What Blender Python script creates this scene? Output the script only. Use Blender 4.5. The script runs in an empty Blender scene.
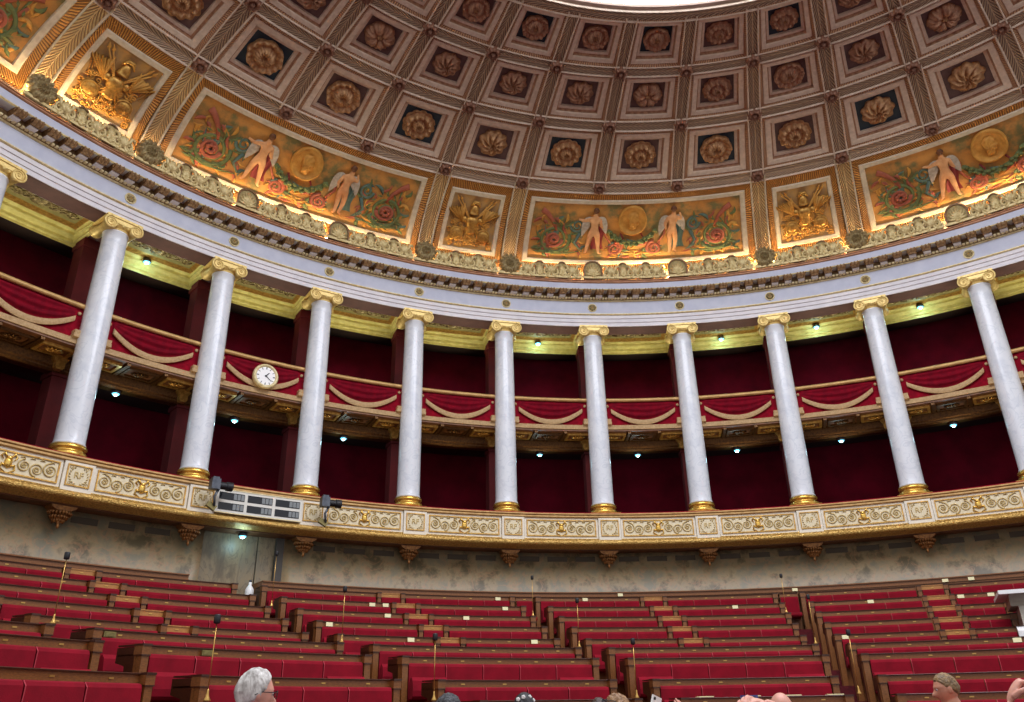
import bpy, math, random
from math import sin, cos, pi, radians, degrees, exp, sqrt, atan2, hypot
from mathutils import Vector, Matrix
random.seed(11)
scene = bpy.context.scene
COL = scene.collection

# ------------------------------------------------------------------ materials
def lin(c):
    return tuple((x / 12.92 if x <= .04045 else ((x + .055) / 1.055) ** 2.4) for x in [v / 255 for v in c])

def mat(name, c1, c2=None, rough=.6, metal=0., scale=6., bump=0., bscale=None, stretch=None, detail=4., lo=.35, hi=.65,
        c3=None, sheen=0., spec=.5, coord='Object'):
    m = bpy.data.materials.new(name); m.use_nodes = True
    nt = m.node_tree; N = nt.nodes; L = nt.links
    b = N['Principled BSDF']
    b.inputs['Roughness'].default_value = rough
    b.inputs['Metallic'].default_value = metal
    b.inputs['Specular IOR Level'].default_value = spec
    if sheen:
        b.inputs['Sheen Weight'].default_value = sheen
        b.inputs['Sheen Roughness'].default_value = .5
        b.inputs['Sheen Tint'].default_value = (1, .75, .72, 1)
    b.inputs['Base Color'].default_value = (*lin(c1), 1)
    tc = N.new('ShaderNodeTexCoord'); mp = N.new('ShaderNodeMapping')
    L.new(tc.outputs[coord], mp.inputs['Vector'])
    if stretch: mp.inputs['Scale'].default_value = stretch
    if c2:
        n = N.new('ShaderNodeTexNoise'); n.inputs['Scale'].default_value = scale; n.inputs['Detail'].default_value = detail
        n.inputs['Roughness'].default_value = .6
        L.new(mp.outputs[0], n.inputs['Vector'])
        r = N.new('ShaderNodeValToRGB'); e = r.color_ramp.elements
        e[0].position = lo; e[0].color = (*lin(c1), 1); e[1].position = hi; e[1].color = (*lin(c2), 1)
        if c3:
            x = e.new((lo + hi) / 2); x.color = (*lin(c3), 1)
        L.new(n.outputs['Fac'], r.inputs['Fac']); L.new(r.outputs['Color'], b.inputs['Base Color'])
    if bump:
        n2 = N.new('ShaderNodeTexNoise'); n2.inputs['Scale'].default_value = bscale or scale * 3; n2.inputs['Detail'].default_value = 3
        L.new(mp.outputs[0], n2.inputs['Vector'])
        bp = N.new('ShaderNodeBump'); bp.inputs['Strength'].default_value = bump; bp.inputs['Distance'].default_value = .03
        L.new(n2.outputs['Fac'], bp.inputs['Height']); L.new(bp.outputs['Normal'], b.inputs['Normal'])
    return m

def emis(name, c, s):
    m = bpy.data.materials.new(name); m.use_nodes = True
    b = m.node_tree.nodes['Principled BSDF']
    b.inputs['Base Color'].default_value = (*lin(c), 1)
    b.inputs['Emission Color'].default_value = (*lin(c), 1); b.inputs['Emission Strength'].default_value = s
    return m

def veined(name, c1, c2, c3, vein, scale=.8, rough=.35, stretch=(1, 1, 1), lo=.3, hi=.7, vw=.03):
    """mottled stone with thin darker or lighter veins"""
    m = mat(name, c1, c2, rough, 0, scale, 0, None, stretch, 8., lo, hi, c3)
    nt = m.node_tree; N = nt.nodes; L = nt.links; b = N['Principled BSDF']
    src = b.inputs['Base Color'].links[0].from_socket
    mp = next(n for n in N if n.type == 'MAPPING')
    n = N.new('ShaderNodeTexNoise'); n.inputs['Scale'].default_value = scale * 1.3; n.inputs['Detail'].default_value = 9; n.inputs['Distortion'].default_value = 1.4
    L.new(mp.outputs[0], n.inputs['Vector'])
    r = N.new('ShaderNodeValToRGB'); e = r.color_ramp.elements
    e[0].position = .5 - vw; e[0].color = (0, 0, 0, 1); e[1].position = .5 + vw; e[1].color = (0, 0, 0, 1)
    x = e.new(.5); x.color = (.6, .6, .6, 1)
    L.new(n.outputs['Fac'], r.inputs['Fac'])
    mx = N.new('ShaderNodeMix'); mx.data_type = 'RGBA'
    L.new(r.outputs['Color'], mx.inputs['Factor']); L.new(src, mx.inputs['A']); mx.inputs['B'].default_value = (*lin(vein), 1)
    L.new(mx.outputs['Result'], b.inputs['Base Color'])
    return m

def leafband(name, light, dark, ku=7., slope=1.6, rough=.5, metal=.2, depth=.05):
    """overlapping leaf herringbone along u, from UV metres"""
    m = bpy.data.materials.new(name); m.use_nodes = True
    nt = m.node_tree; N = nt.nodes; L = nt.links; b = N['Principled BSDF']
    b.inputs['Roughness'].default_value = rough; b.inputs['Metallic'].default_value = metal
    uv = N.new('ShaderNodeUVMap'); sp = N.new('ShaderNodeSeparateXYZ'); L.new(uv.outputs[0], sp.inputs[0])
    def M(op, a, bb=None):
        n = N.new('ShaderNodeMath'); n.operation = op
        for i, v in enumerate((a, bb)):
            if v is None: continue
            if isinstance(v, (int, float)): n.inputs[i].default_value = v
            else: L.new(v, n.inputs[i])
        return n.outputs[0]
    av = M('ABSOLUTE', sp.outputs['Y'])
    ph = M('ADD', M('MULTIPLY', sp.outputs['X'], ku), M('MULTIPLY', M('POWER', av, .7), slope * ku))
    tri = M('ABSOLUTE', M('SUBTRACT', M('FRACT', ph), .5))
    h = M('MULTIPLY', tri, 2.)
    spine = M('LESS_THAN', av, .012)
    hh = M('MAXIMUM', h, spine)
    r = N.new('ShaderNodeValToRGB'); e = r.color_ramp.elements
    e[0].position = .15; e[0].color = (*lin(dark), 1); e[1].position = .6; e[1].color = (*lin(light), 1)
    L.new(hh, r.inputs['Fac']); L.new(r.outputs['Color'], b.inputs['Base Color'])
    bp = N.new('ShaderNodeBump'); bp.inputs['Strength'].default_value = .8; bp.inputs['Distance'].default_value = depth
    L.new(hh, bp.inputs['Height']); L.new(bp.outputs['Normal'], b.inputs['Normal'])
    return m

def beads(name, light, dark, ku=12., kv=0., rough=.45, metal=.35):
    """egg-and-dart beads from UV metres"""
    m = bpy.data.materials.new(name); m.use_nodes = True
    nt = m.node_tree; N = nt.nodes; L = nt.links; b = N['Principled BSDF']
    b.inputs['Roughness'].default_value = rough; b.inputs['Metallic'].default_value = metal
    uv = N.new('ShaderNodeUVMap'); w = N.new('ShaderNodeTexWave'); w.wave_type = 'BANDS'; w.bands_direction = 'X'
    w.inputs['Scale'].default_value = ku / 3.14; L.new(uv.outputs[0], w.inputs['Vector'])
    r = N.new('ShaderNodeValToRGB'); e = r.color_ramp.elements
    e[0].position = .15; e[0].color = (*lin(dark), 1); e[1].position = .55; e[1].color = (*lin(light), 1)
    L.new(w.outputs['Color'], r.inputs['Fac']); L.new(r.outputs['Color'], b.inputs['Base Color'])
    bp = N.new('ShaderNodeBump'); bp.inputs['Strength'].default_value = .7; bp.inputs['Distance'].default_value = .03
    L.new(w.outputs['Fac'], bp.inputs['Height']); L.new(bp.outputs['Normal'], b.inputs['Normal'])
    return m

M = dict(
    column=veined('column_marble', (220, 223, 228), (203, 208, 216), (226, 229, 232), (198, 204, 212), 1.6, .22),
    lavender=mat('lavender_stone', (198, 201, 214), (186, 190, 206), .5, 0, 3),
    white=mat('white_paint', (238, 228, 208), (222, 212, 192), .5, 0, 3),
    fascia=mat('white_fascia', (232, 228, 228), (218, 214, 216), .5, 0, 2.5),
    cream=mat('cream_stucco', (214, 200, 172), (196, 180, 150), .55, 0, 8),
    creamdim=mat('beige_stucco', (222, 202, 180), (202, 182, 160), .6, 0, 8),
    gold=mat('gilding', (222, 176, 92), (176, 128, 58), .34, .6, 14, .15, 30),
    goldbright=mat('bright_gilding', (244, 204, 110), (220, 170, 70), .25, .75, 10),
    palegold=mat('pale_gilding', (238, 224, 178), (212, 190, 132), .45, .18, 12),
    antique=mat('antique_gilding', (186, 168, 120), (126, 106, 70), .45, .3, 16, .3, 40),
    darkgold=mat('dark_gilding', (112, 76, 34), (70, 42, 18), .4, .6, 20, .3, 50),
    bronze=mat('bronze_brown', (148, 112, 70), (108, 78, 48), .5, .2, 18, .2, 40),
    pinkgold=mat('rose_gilding', (190, 142, 106), (166, 116, 80), .4, .3, 5),
    soffit=mat('maroon_soffit', (92, 60, 54), (78, 50, 46), .7, 0, 4),
    yellow=mat('yellow_gilding', (228, 218, 142), (208, 196, 116), .45, .15, 6),
    olive=mat('olive_field', (158, 148, 92), (134, 124, 72), .6, .1, 6),
    parcel=mat('cream_parapet', (226, 218, 198), (212, 203, 182), .5, 0, 4),
    champagne=mat('champagne_ground', (232, 218, 184), (218, 203, 166), .55, 0, 14),
    scrollgold=mat('matt_gold_scroll', (210, 184, 122), (184, 154, 94), .45, .25, 20),
    redcloth=mat('crimson_cloth', (150, 7, 34), (122, 5, 26), .9, 0, 6, .1, 40, spec=.15),
    swag=mat('crimson_swag', (134, 5, 30), (100, 4, 24), .9, 0, 5, spec=.15),
    fringe=mat('tan_fringe', (198, 166, 122), (176, 142, 98), .8, 0, 18, .5, 60),
    tan=mat('tan_gilding', (204, 164, 104), (176, 136, 82), .42, .3, 8),
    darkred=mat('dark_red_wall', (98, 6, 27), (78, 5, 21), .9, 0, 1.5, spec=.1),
    darkred2=mat('red_pilaster', (104, 20, 22), (84, 14, 16), .8, 0, 1.5),
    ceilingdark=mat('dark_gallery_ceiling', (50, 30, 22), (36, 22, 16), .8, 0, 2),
    soffitdark=mat('dark_brown_panelling', (124, 80, 48), (86, 52, 30), .5, .2, 6),
    velvet=mat('red_velvet', (140, 8, 32), (120, 6, 26), .9, 0, 3.5, .08, 60, sheen=.03, spec=.2),
    piping=mat('pink_piping', (186, 60, 72), None, .8),
    wood=mat('honey_wood', (142, 88, 41), (104, 62, 28), .4, 0, 5, .08, 20, (6, 6, 26), 6.),
    woodlight=mat('light_wood', (190, 134, 70), (160, 104, 48), .4, 0, 5, .08, 20, (6, 6, 26), 6.),
    wooddark=mat('dark_wood_edge', (72, 36, 18), (50, 24, 12), .32, 0, 6, 0, None, (4, 4, 20)),
    carpet=mat('red_carpet', (96, 12, 22), (76, 8, 16), .95, 0, 20, .3, 80),
    brass=mat('brass', (206, 164, 92), None, .3, .8),
    blackplastic=mat('black_plastic', (20, 20, 24), None, .5),
    greymetal=mat('grey_metal', (92, 96, 104), (70, 74, 82), .4, .5, 10),
    card=mat('ivory_card', (236, 226, 178), None, .7),
    oldbrass=mat('tarnished_plate', (140, 128, 78), (120, 106, 60), .5, .4, 30),
    wallstone=veined('wall_marble', (100, 88, 64), (126, 118, 96), (152, 132, 98), (168, 126, 92), 1.9, .45, (1, 1, 1), .38, .62, .03),
    doorstone=veined('door_marble', (108, 92, 70), (128, 114, 92), (142, 122, 92), (88, 76, 62), 1.9, .45, (1.5, 1.5, .6), .38, .62, .03),
    jamb=mat('dark_jamb', (70, 64, 58), None, .6),
    pier=veined('pier_marble', (168, 162, 148), (138, 132, 120), (178, 172, 158), (112, 106, 98), 2., .4),
    coping=mat('white_marble_coping', (236, 234, 232), None, .35),
    painted=mat('ochre_fresco', (198, 138, 62), (112, 104, 58), .65, .0, 2.0, .12, 20, None, 6., .4, .64, (176, 124, 60)),
    reliefbg=mat('grey_gold_ground', (198, 152, 80), (168, 138, 96), .55, .15, 3, .2, 20),
    skin1=mat('fresco_flesh', (226, 172, 118), (206, 146, 92), .6, 0, 5),
    wing=mat('fresco_wing', (196, 184, 162), (164, 152, 132), .7, 0, 8),
    green=mat('fresco_green', (112, 122, 66), (88, 100, 58), .7, 0, 6),
    teal=mat('fresco_teal', (92, 116, 98), (78, 98, 86), .7, 0, 6),
    coral=mat('fresco_coral', (178, 96, 68), (152, 82, 58), .7, 0, 6),
    crimson=mat('fresco_crimson', (150, 58, 50), (134, 50, 44), .7, 0, 6),
    ochre=mat('fresco_ochre', (212, 158, 70), (186, 128, 48), .6, .1, 6),
    tealfield=mat('dark_teal_field', (38, 62, 80), (28, 50, 66), .6, 0, 6),
    brownfield=mat('brown_field', (114, 90, 88), (94, 74, 74), .6, 0, 6),
    rosette=mat('rosette_gilding', (206, 162, 112), (158, 114, 76), .45, .3, 10, .2, 30),
    rosette2=mat('rosette_bronze', (190, 146, 112), (146, 104, 80), .45, .3, 10, .2, 30),
    shell=mat('dome_plaster', (176, 152, 134), (156, 134, 118), .7, 0, 3),
    leafrib=leafband('leaf_rib', (192, 164, 134), (108, 82, 66), 7.),
    leafwide=leafband('leaf_rib_wide', (226, 190, 132), (150, 110, 66), 9., 1.2),
    eggdart=beads('egg_and_dart', (196, 138, 62), (112, 66, 28), 16),
    eggdim=beads('egg_and_dart_dim', (190, 144, 104), (132, 92, 68), 16),
    leaftorus=mat('leafy_gilt_torus', (226, 188, 108), (166, 122, 56), .32, .6, 26, .9, 34),
    skyglass=emis('daylit_glass', (240, 244, 255), 9.),
    bracketgold=mat('brown_gilding', (164, 112, 60), (112, 70, 34), .4, .5, 18, .3, 40),
    crestgold=mat('cresting_gilding', (234, 216, 160), (196, 172, 112), .45, .2, 16, .2, 40),
    capgold=mat('capital_gilding', (240, 214, 140), (214, 182, 104), .4, .3, 12),
    ribboss=mat('rib_boss', (150, 104, 78), (112, 76, 58), .5, .2, 16, .2, 40),
    shadestone=mat('shaded_cavetto', (156, 150, 136), (138, 132, 118), .5, 0, 4),  # greyer tone paints the shade under the pier coping
    slotdark=mat('shaded_slot', (72, 62, 48), None, .8),
    sclera=mat('eye_white', (206, 190, 182), None, .3),
    lampcore=emis('lamp_core', (225, 250, 255), 14.),
    bedmould=mat('tan_bed_mould', (164, 138, 96), (140, 114, 76), .5, .2, 8),
    lampglow=emis('lamp_lens', (120, 226, 255), 2.2),
    clockface=mat('clock_enamel', (246, 244, 240), None, .4),
    ink=mat('black_ink', (24, 22, 22), None, .6),
    glassdark=mat('dark_glass', (26, 28, 34), None, .15),
    greyglass=mat('grey_panel', (126, 130, 130), None, .4),
    offwhite=mat('off_white_enamel', (222, 218, 206), None, .45),
)

# ------------------------------------------------------------------ mesh building
class MB:
    def __init__(s): s.v = []; s.f = []; s.uv = {}
    def add(s, vs, fs, uvs=None):
        b = len(s.v); s.v += [tuple(v) for v in vs]; s.f += [tuple(b + i for i in f) for f in fs]
        if uvs:
            for i, u in enumerate(uvs): s.uv[b + i] = u
        return s
    def grid(s, fn, nu, nv, uvfn=None):
        """open sheet; fn(u,v) with u,v in 0..1"""
        P = [(i / nu, j / nv) for i in range(nu + 1) for j in range(nv + 1)]
        w = nv + 1
        F = [(i * w + j, (i + 1) * w + j, (i + 1) * w + j + 1, i * w + j + 1) for i in range(nu) for j in range(nv)]
        return s.add([fn(u, v) for u, v in P], F, [uvfn(u, v) for u, v in P] if uvfn else None)
    def box(s, c, d, mx=None):
        x, y, z = [k / 2 for k in d]
        vs = [Vector((a, b, e)) for a in (-x, x) for b in (-y, y) for e in (-z, z)]
        if mx is not None: vs = [mx @ v for v in vs]
        vs = [v + Vector(c) for v in vs]
        return s.add(vs, [(0, 1, 3, 2), (4, 6, 7, 5), (0, 4, 5, 1), (2, 3, 7, 6), (0, 2, 6, 4), (1, 5, 7, 3)])
    def sweep(s, prof, a0, a1, n, closed=True, org=(0, 0)):
        """profile of (r,z) swept in azimuth (degrees from +y towards +x) about org"""
        m = len(prof); vs = []; uv = []
        ds = [0]
        for i in range(1, m): ds.append(ds[-1] + hypot(prof[i][0] - prof[i - 1][0], prof[i][1] - prof[i - 1][1]))
        rm = sum(q[0] for q in prof) / m
        for k in range(n + 1):
            a = radians(a0 + (a1 - a0) * k / n)
            for i, (r, z) in enumerate(prof):
                vs.append((org[0] + r * sin(a), org[1] + r * cos(a), z)); uv.append((a * rm, ds[i] - ds[-1] / 2))
        fs = []
        for k in range(n):
            for i in range(m if closed else m - 1):
                j = (i + 1) % m
                fs.append((k * m + i, (k + 1) * m + i, (k + 1) * m + j, k * m + j))
        if closed: fs += [tuple(range(m - 1, -1, -1)), tuple(n * m + i for i in range(m))]
        return s.add(vs, fs, uv)
    def arcbox(s, r0, r1, z0, z1, a0, a1, n=6, org=(0, 0)):
        return s.sweep([(r0, z0), (r0, z1), (r1, z1), (r1, z0)], a0, a1, n, True, org)
    def lathe(s, prof, c=(0, 0, 0), n=24, mx=None, sq=1.):
        """profile of (radius, height) about z"""
        m = len(prof); vs = []
        for k in range(n):
            a = 2 * pi * k / n
            for r, z in prof: vs.append(Vector((r * cos(a), r * sin(a) * sq, z)))
        if mx is not None: vs = [mx @ v for v in vs]
        vs = [v + Vector(c) for v in vs]
        fs = [(k * m + i, ((k + 1) % n) * m + i, ((k + 1) % n) * m + i + 1, k * m + i + 1) for k in range(n) for i in range(m - 1)]
        if prof[0][0] > 1e-6: fs.append(tuple(k * m for k in range(n - 1, -1, -1)))
        if prof[-1][0] > 1e-6: fs.append(tuple(k * m + m - 1 for k in range(n)))
        return s.add(vs, fs)
    def tube(s, pts, rad, n=6, cap=True):
        pts = [Vector(p) for p in pts]; K = len(pts)
        if not hasattr(rad, '__len__'): rad = [rad] * K
        vs = []; ref = None
        for k in range(K):
            t = (pts[min(k + 1, K - 1)] - pts[max(k - 1, 0)]).normalized()
            if ref is None:
                ref = t.orthogonal().normalized()
            else:
                ref = ref - t * ref.dot(t)
                ref = ref.normalized() if ref.length > 1e-6 else t.orthogonal().normalized()
            b = t.cross(ref)
            for i in range(n):
                a = 2 * pi * i / n
                vs.append(pts[k] + (ref * cos(a) + b * sin(a)) * rad[k])
        fs = [(k * n + i, k * n + (i + 1) % n, (k + 1) * n + (i + 1) % n, (k + 1) * n + i) for k in range(K - 1) for i in range(n)]
        if cap: fs += [tuple(range(n - 1, -1, -1)), tuple((K - 1) * n + i for i in range(n))]
        return s.add(vs, fs)
    def ball(s, c, r, nu=12, nv=8, mx=None):
        if not hasattr(r, '__len__'): r = (r, r, r)
        vs = [Vector((0, 0, -r[2])), Vector((0, 0, r[2]))]
        for j in range(1, nv):
            t = -pi / 2 + pi * j / nv
            for i in range(nu):
                a = 2 * pi * i / nu
                vs.append(Vector((r[0] * cos(t) * cos(a), r[1] * cos(t) * sin(a), r[2] * sin(t))))
        fs = []
        for i in range(nu):
            fs.append((0, 2 + (i + 1) % nu, 2 + i))
            fs.append((1, 2 + (nv - 2) * nu + i, 2 + (nv - 2) * nu + (i + 1) % nu))
            for j in range(nv - 2):
                a = 2 + j * nu
                fs.append((a + i, a + (i + 1) % nu, a + nu + (i + 1) % nu, a + nu + i))
        if mx is not None: vs = [mx @ v for v in vs]
        return s.add([v + Vector(c) for v in vs], fs)
    def polar(s, R, H, nr=8, nt=48, c=(0, 0, 0), mx=None):
        """ornament disc facing -y: R(theta) outline, H(rho,theta) height; closed at the back by a skirt"""
        vs = [Vector((0, -H(0, 0), 0))]
        for j in range(1, nr + 1):
            q = j / nr
            for i in range(nt):
                a = 2 * pi * i / nt; r = R(a) * q
                vs.append(Vector((r * cos(a), -H(q, a), r * sin(a))))
        for i in range(nt):
            a = 2 * pi * i / nt; r = R(a)
            vs.append(Vector((r * cos(a), 0.01, r * sin(a))))
        fs = [(0, 1 + i, 1 + (i + 1) % nt) for i in range(nt)]
        for j in range(nr):
            b = 1 + j * nt
            fs += [(b + i, b + nt + i, b + nt + (i + 1) % nt, b + (i + 1) % nt) for i in range(nt)]
        if mx is not None: vs = [mx @ v for v in vs]
        return s.add([v + Vector(c) for v in vs], fs)
    def prism(s, pts, y0, y1):
        """outline in xz extruded in y"""
        n = len(pts)
        return s.add([(x, y0, z) for x, z in pts] + [(x, y1, z) for x, z in pts],
                     [tuple(range(n)), tuple(range(2 * n - 1, n - 1, -1))] + [(i, n + i, n + (i + 1) % n, (i + 1) % n) for i in range(n)])
    def warp(s, fn):
        s.v = [tuple(fn(*v)) for v in s.v]; return s
    def build(s, name, m, parent=None, smooth=False, off=None, label=None):
        me = bpy.data.meshes.new(name)
        o3 = Vector(off) if off is not None else Vector((0, 0, 0))
        me.from_pydata([tuple(Vector(v) - o3) for v in s.v], [], s.f)
        if s.uv:
            ul = me.uv_layers.new(name='UVMap')
            for lp in me.loops: ul.data[lp.index].uv = s.uv.get(lp.vertex_index, (0, 0))
        me.materials.append(m)
        if smooth: me.polygons.foreach_set('use_smooth', [True] * len(me.polygons))
        me.validate(); me.update()
        o = bpy.data.objects.new(name, me); COL.objects.link(o)
        if parent: o.parent = parent
        if label: o['label'] = label
        return o

def tag(o, label=None, cat=None, group=None, kind=None):
    if label: o['label'] = label
    if cat: o['category'] = cat
    if group: o['group'] = group
    if kind: o['kind'] = kind
    return o
def empty(name, loc=(0, 0, 0), rz=0.):
    o = bpy.data.objects.new(name, None); COL.objects.link(o)
    o.location = loc; o.rotation_euler = (0, 0, rz); o.empty_display_size = .2
    return o
KIDS = {}
def kids(o):
    return [c for c in bpy.data.objects if c.parent == o]
def copy_tree(o, parent=None, ch=None):
    c = o.copy(); COL.objects.link(c)
    if parent: c.parent = parent
    if ch is None:
        ch = {}
        for x in bpy.data.objects:
            if x.parent: ch.setdefault(x.parent, []).append(x)
    for k in ch.get(o, []): copy_tree(k, c, ch)
    return c
def pol(r, a, z, org=(0, 0)):
    a = radians(a); return Vector((org[0] + r * sin(a), org[1] + r * cos(a), z))
def put(o, r, a, z, org=(0, 0)):
    o.location = pol(r, a, z, org); o.rotation_euler = (0, 0, -radians(a)); return o
def struct(mb, name, m, smooth=False, parent=None):
    o = mb.build(name, m, parent, smooth)
    if parent is None: o['kind'] = 'structure'
    return o
def text_mesh(txt, size, depth):
    cu = bpy.data.curves.new('t', 'FONT'); cu.body = txt; cu.size = size; cu.extrude = depth; cu.align_x = 'CENTER'; cu.align_y = 'CENTER'
    o = bpy.data.objects.new('t', cu); COL.objects.link(o)
    dg = bpy.context.evaluated_depsgraph_get(); dg.update()
    me = o.evaluated_get(dg).to_mesh()
    vs = [v.co.copy() for v in me.vertices]; fs = [tuple(p.vertices) for p in me.polygons]
    o.evaluated_get(dg).to_mesh_clear(); bpy.data.objects.remove(o); bpy.data.curves.remove(cu)
    return vs, fs
def eval_mesh(vs, es, rads, sub=2, extra=None, voxel=None, smooth_it=0):
    """skin a skeleton (and merge extra closed shells by voxel remesh); returns vertices, faces"""
    def grab(o):
        dg = bpy.context.evaluated_depsgraph_get(); dg.update()
        e = o.evaluated_get(dg); me = e.to_mesh()
        r = [v.co.copy() for v in me.vertices], [tuple(p.vertices) for p in me.polygons]
        e.to_mesh_clear(); return r
    me = bpy.data.meshes.new('sk'); me.from_pydata(vs, es, [])
    o = bpy.data.objects.new('sk', me); COL.objects.link(o)
    o.modifiers.new('s', 'SKIN')
    for i, r in enumerate(rads):
        d = me.skin_vertices[0].data[i]
        d.radius = (r, r) if not hasattr(r, '__len__') else r
        d.use_root = (i == 0)
    if sub:
        q = o.modifiers.new('u', 'SUBSURF'); q.levels = sub; q.render_levels = sub
    V, F = grab(o)
    bpy.data.objects.remove(o); bpy.data.meshes.remove(me)
    if extra or voxel:
        for (ev, ef) in extra or []:
            b = len(V); V = V + [Vector(v) for v in ev]; F = F + [tuple(b + i for i in f) for f in ef]
        me = bpy.data.meshes.new('rm'); me.from_pydata(V, [], F)
        o = bpy.data.objects.new('rm', me); COL.objects.link(o)
        r = o.modifiers.new('r', 'REMESH'); r.mode = 'VOXEL'; r.voxel_size = voxel
        if smooth_it:
            s = o.modifiers.new('c', 'SMOOTH'); s.factor = .5; s.iterations = smooth_it
        V, F = grab(o)
        bpy.data.objects.remove(o); bpy.data.meshes.remove(me)
    return V, F
ORD = ['first', 'second', 'third', 'fourth', 'fifth', 'sixth', 'seventh', 'eighth', 'ninth', 'tenth', 'eleventh', 'twelfth']

# ------------------------------------------------------------------ setting out (metres; hemicycle centre at 0,0)
DEL = 9.6231                      # column spacing, degrees
def az(i): return (i - 6.5) * DEL # column i
A0, A1 = -84, 56                  # extent of the built shell
NS = 200
BO = (.339, -.696)                # centre of the benches
DO = (.0136, -.327)               # centre of the dome
DK = .9821

# ------------------------------------------------------------------ camera
cam_d = bpy.data.cameras.new('camera'); cam = bpy.data.objects.new('camera', cam_d); COL.objects.link(cam)
yw, pt, rl = radians(-.9692), radians(24.4534), radians(-1.0935)
fw = Vector((sin(yw) * cos(pt), cos(yw) * cos(pt), sin(pt))); ri = Vector((cos(yw), -sin(yw), 0)); up = ri.cross(fw)
r2 = ri * cos(rl) + up * sin(rl); u2 = up * cos(rl) - ri * sin(rl)
mw = Matrix((r2, u2, -fw)).transposed().to_4x4(); mw.translation = (-3.611, -6.0377, 1.6)
cam.matrix_world = mw
cam_d.sensor_width = 36; cam_d.lens = 36 * 791.93 / 1024; cam_d.clip_end = 200
scene.camera = cam

# ------------------------------------------------------------------ floor, terraces, walls, entablature
ROW_R = [16.38, 15.145, 14.2, 13.22, 12.24, 10.81, 9.82, 8.75, 7.7]
ROW_Z = [4.27, 3.89, 3.56, 3.24, 2.92, 2.65, 2.41, 2.03, 1.735]
st = [(6.9, 0), (6.9, .36), (7.25, .36)]
for i in range(8, -1, -1):
    f = ROW_Z[i] - 1.0
    r0 = ROW_R[i + 1] + .03 if i < 8 else 7.25
    st += [(r0, f), (ROW_R[i] + .03, f)]
st += [(17.2, st[-1][1])]
mb = MB(); mb.sweep(st, -92, 50, 120, False, BO); struct(mb, 'floor', M['carpet'])
mb = MB(); mb.box((0, 2, -.06), (44, 40, .1)); struct(mb, 'floor_hall', M['carpet'])
RW = 16.95
mb = MB(); mb.sweep([(RW, 2.5), (RW, 5.7), (RW + .3, 5.7), (RW + .3, 2.5)], A0, -41.8, 60)
struct(mb, 'wall_left', M['wallstone'], True)
mb = MB(); mb.sweep([(RW, 2.5), (RW, 5.7), (RW + .3, 5.7), (RW + .3, 2.5)], -35.1, A1, 120)
struct(mb, 'wall_back', M['wallstone'], True)
dr = MB(); dr.arcbox(RW + .12, RW + .3, 2.5, 5.7, -41.8, -37.24, 8)
door = struct(dr, 'door_1', M['doorstone'])
dj = MB(); dj.arcbox(RW + .1, RW + .3, 2.5, 5.7, -37.16, -35.75, 4); dj.build('door_leaf', M['doorstone'], door)
dj = MB(); dj.arcbox(RW - .02, RW + .3, 2.5, 5.7, -35.75, -35.1, 2); dj.build('jamb', M['jamb'], door)
dj = MB(); dj.arcbox(RW + .16, RW + .3, 2.5, 5.7, -37.26, -37.14, 1); dj.build('joint', M['jamb'], door)
# slots along the head of the wall
slot = None
for i in range(1, 11):
    for k in (-2.7, 0, 2.7):
        a = az(i + .5) + k
        if -44 < a < -33 or a > 45: continue
        if slot is None:
            s = MB(); s.arcbox(RW - .012, RW + .01, -.07, .07, -.95, .95, 2)
            slot = s.build('vent_slot', M['slotdark'], None, False, (0, RW, 0)); so = slot
        else:
            so = slot.copy(); COL.objects.link(so)
        put(so, RW, a, 5.47)
        tag(so, kind='structure')
# wainscot and its ledge at the foot of the wall
mb = MB(); mb.sweep([(16.1, 3.2), (16.1, 4.33), (16.07, 4.335), (16.07, 4.36), (16.1, 4.365), (16.1, 4.43), (16.06, 4.435), (16.06, 4.46), (16.95, 4.46), (16.95, 3.2)], A0, -43.6, 40)
mb.sweep([(16.1, 3.2), (16.1, 4.33), (16.07, 4.335), (16.07, 4.36), (16.1, 4.365), (16.1, 4.43), (16.06, 4.435), (16.06, 4.46), (16.95, 4.46), (16.95, 3.2)], -37.6, A1, 90)
struct(mb, 'trim_1', M['wood'])
mb = MB(); mb.sweep([(16.1, 3.2), (16.1, 4.29), (16.05, 4.3), (16.05, 4.335), (16.4, 4.335), (16.4, 3.2)], -43.6, -41.9, 4)
struct(mb, 'trim_2', M['wood'])

# galleries
mb = MB(); mb.arcbox(16.3, 19.6, 6.3, 6.58, A0, A1, NS); struct(mb, 'floor_lower_gallery', M['carpet'])
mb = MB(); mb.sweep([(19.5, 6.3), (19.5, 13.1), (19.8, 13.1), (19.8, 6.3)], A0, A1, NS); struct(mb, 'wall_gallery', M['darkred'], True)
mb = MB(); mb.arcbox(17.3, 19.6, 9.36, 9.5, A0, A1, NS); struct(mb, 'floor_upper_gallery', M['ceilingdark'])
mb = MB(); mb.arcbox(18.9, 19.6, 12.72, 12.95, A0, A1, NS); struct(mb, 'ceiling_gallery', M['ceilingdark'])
pil = None
for i in range(0, 12):
    for (z0, z1) in ((6.58, 9.15), (9.5, 12.69)):
        mb = MB(); mb.arcbox(18.1, 18.6, z0, z1, az(i) - .85, az(i) + .85, 3)
        mb.arcbox(18.05, 18.65, z1 - .25, z1 - .12, az(i) - .95, az(i) + .95, 3)
        struct(mb, 'wall_pilaster', M['darkred2'])
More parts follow.
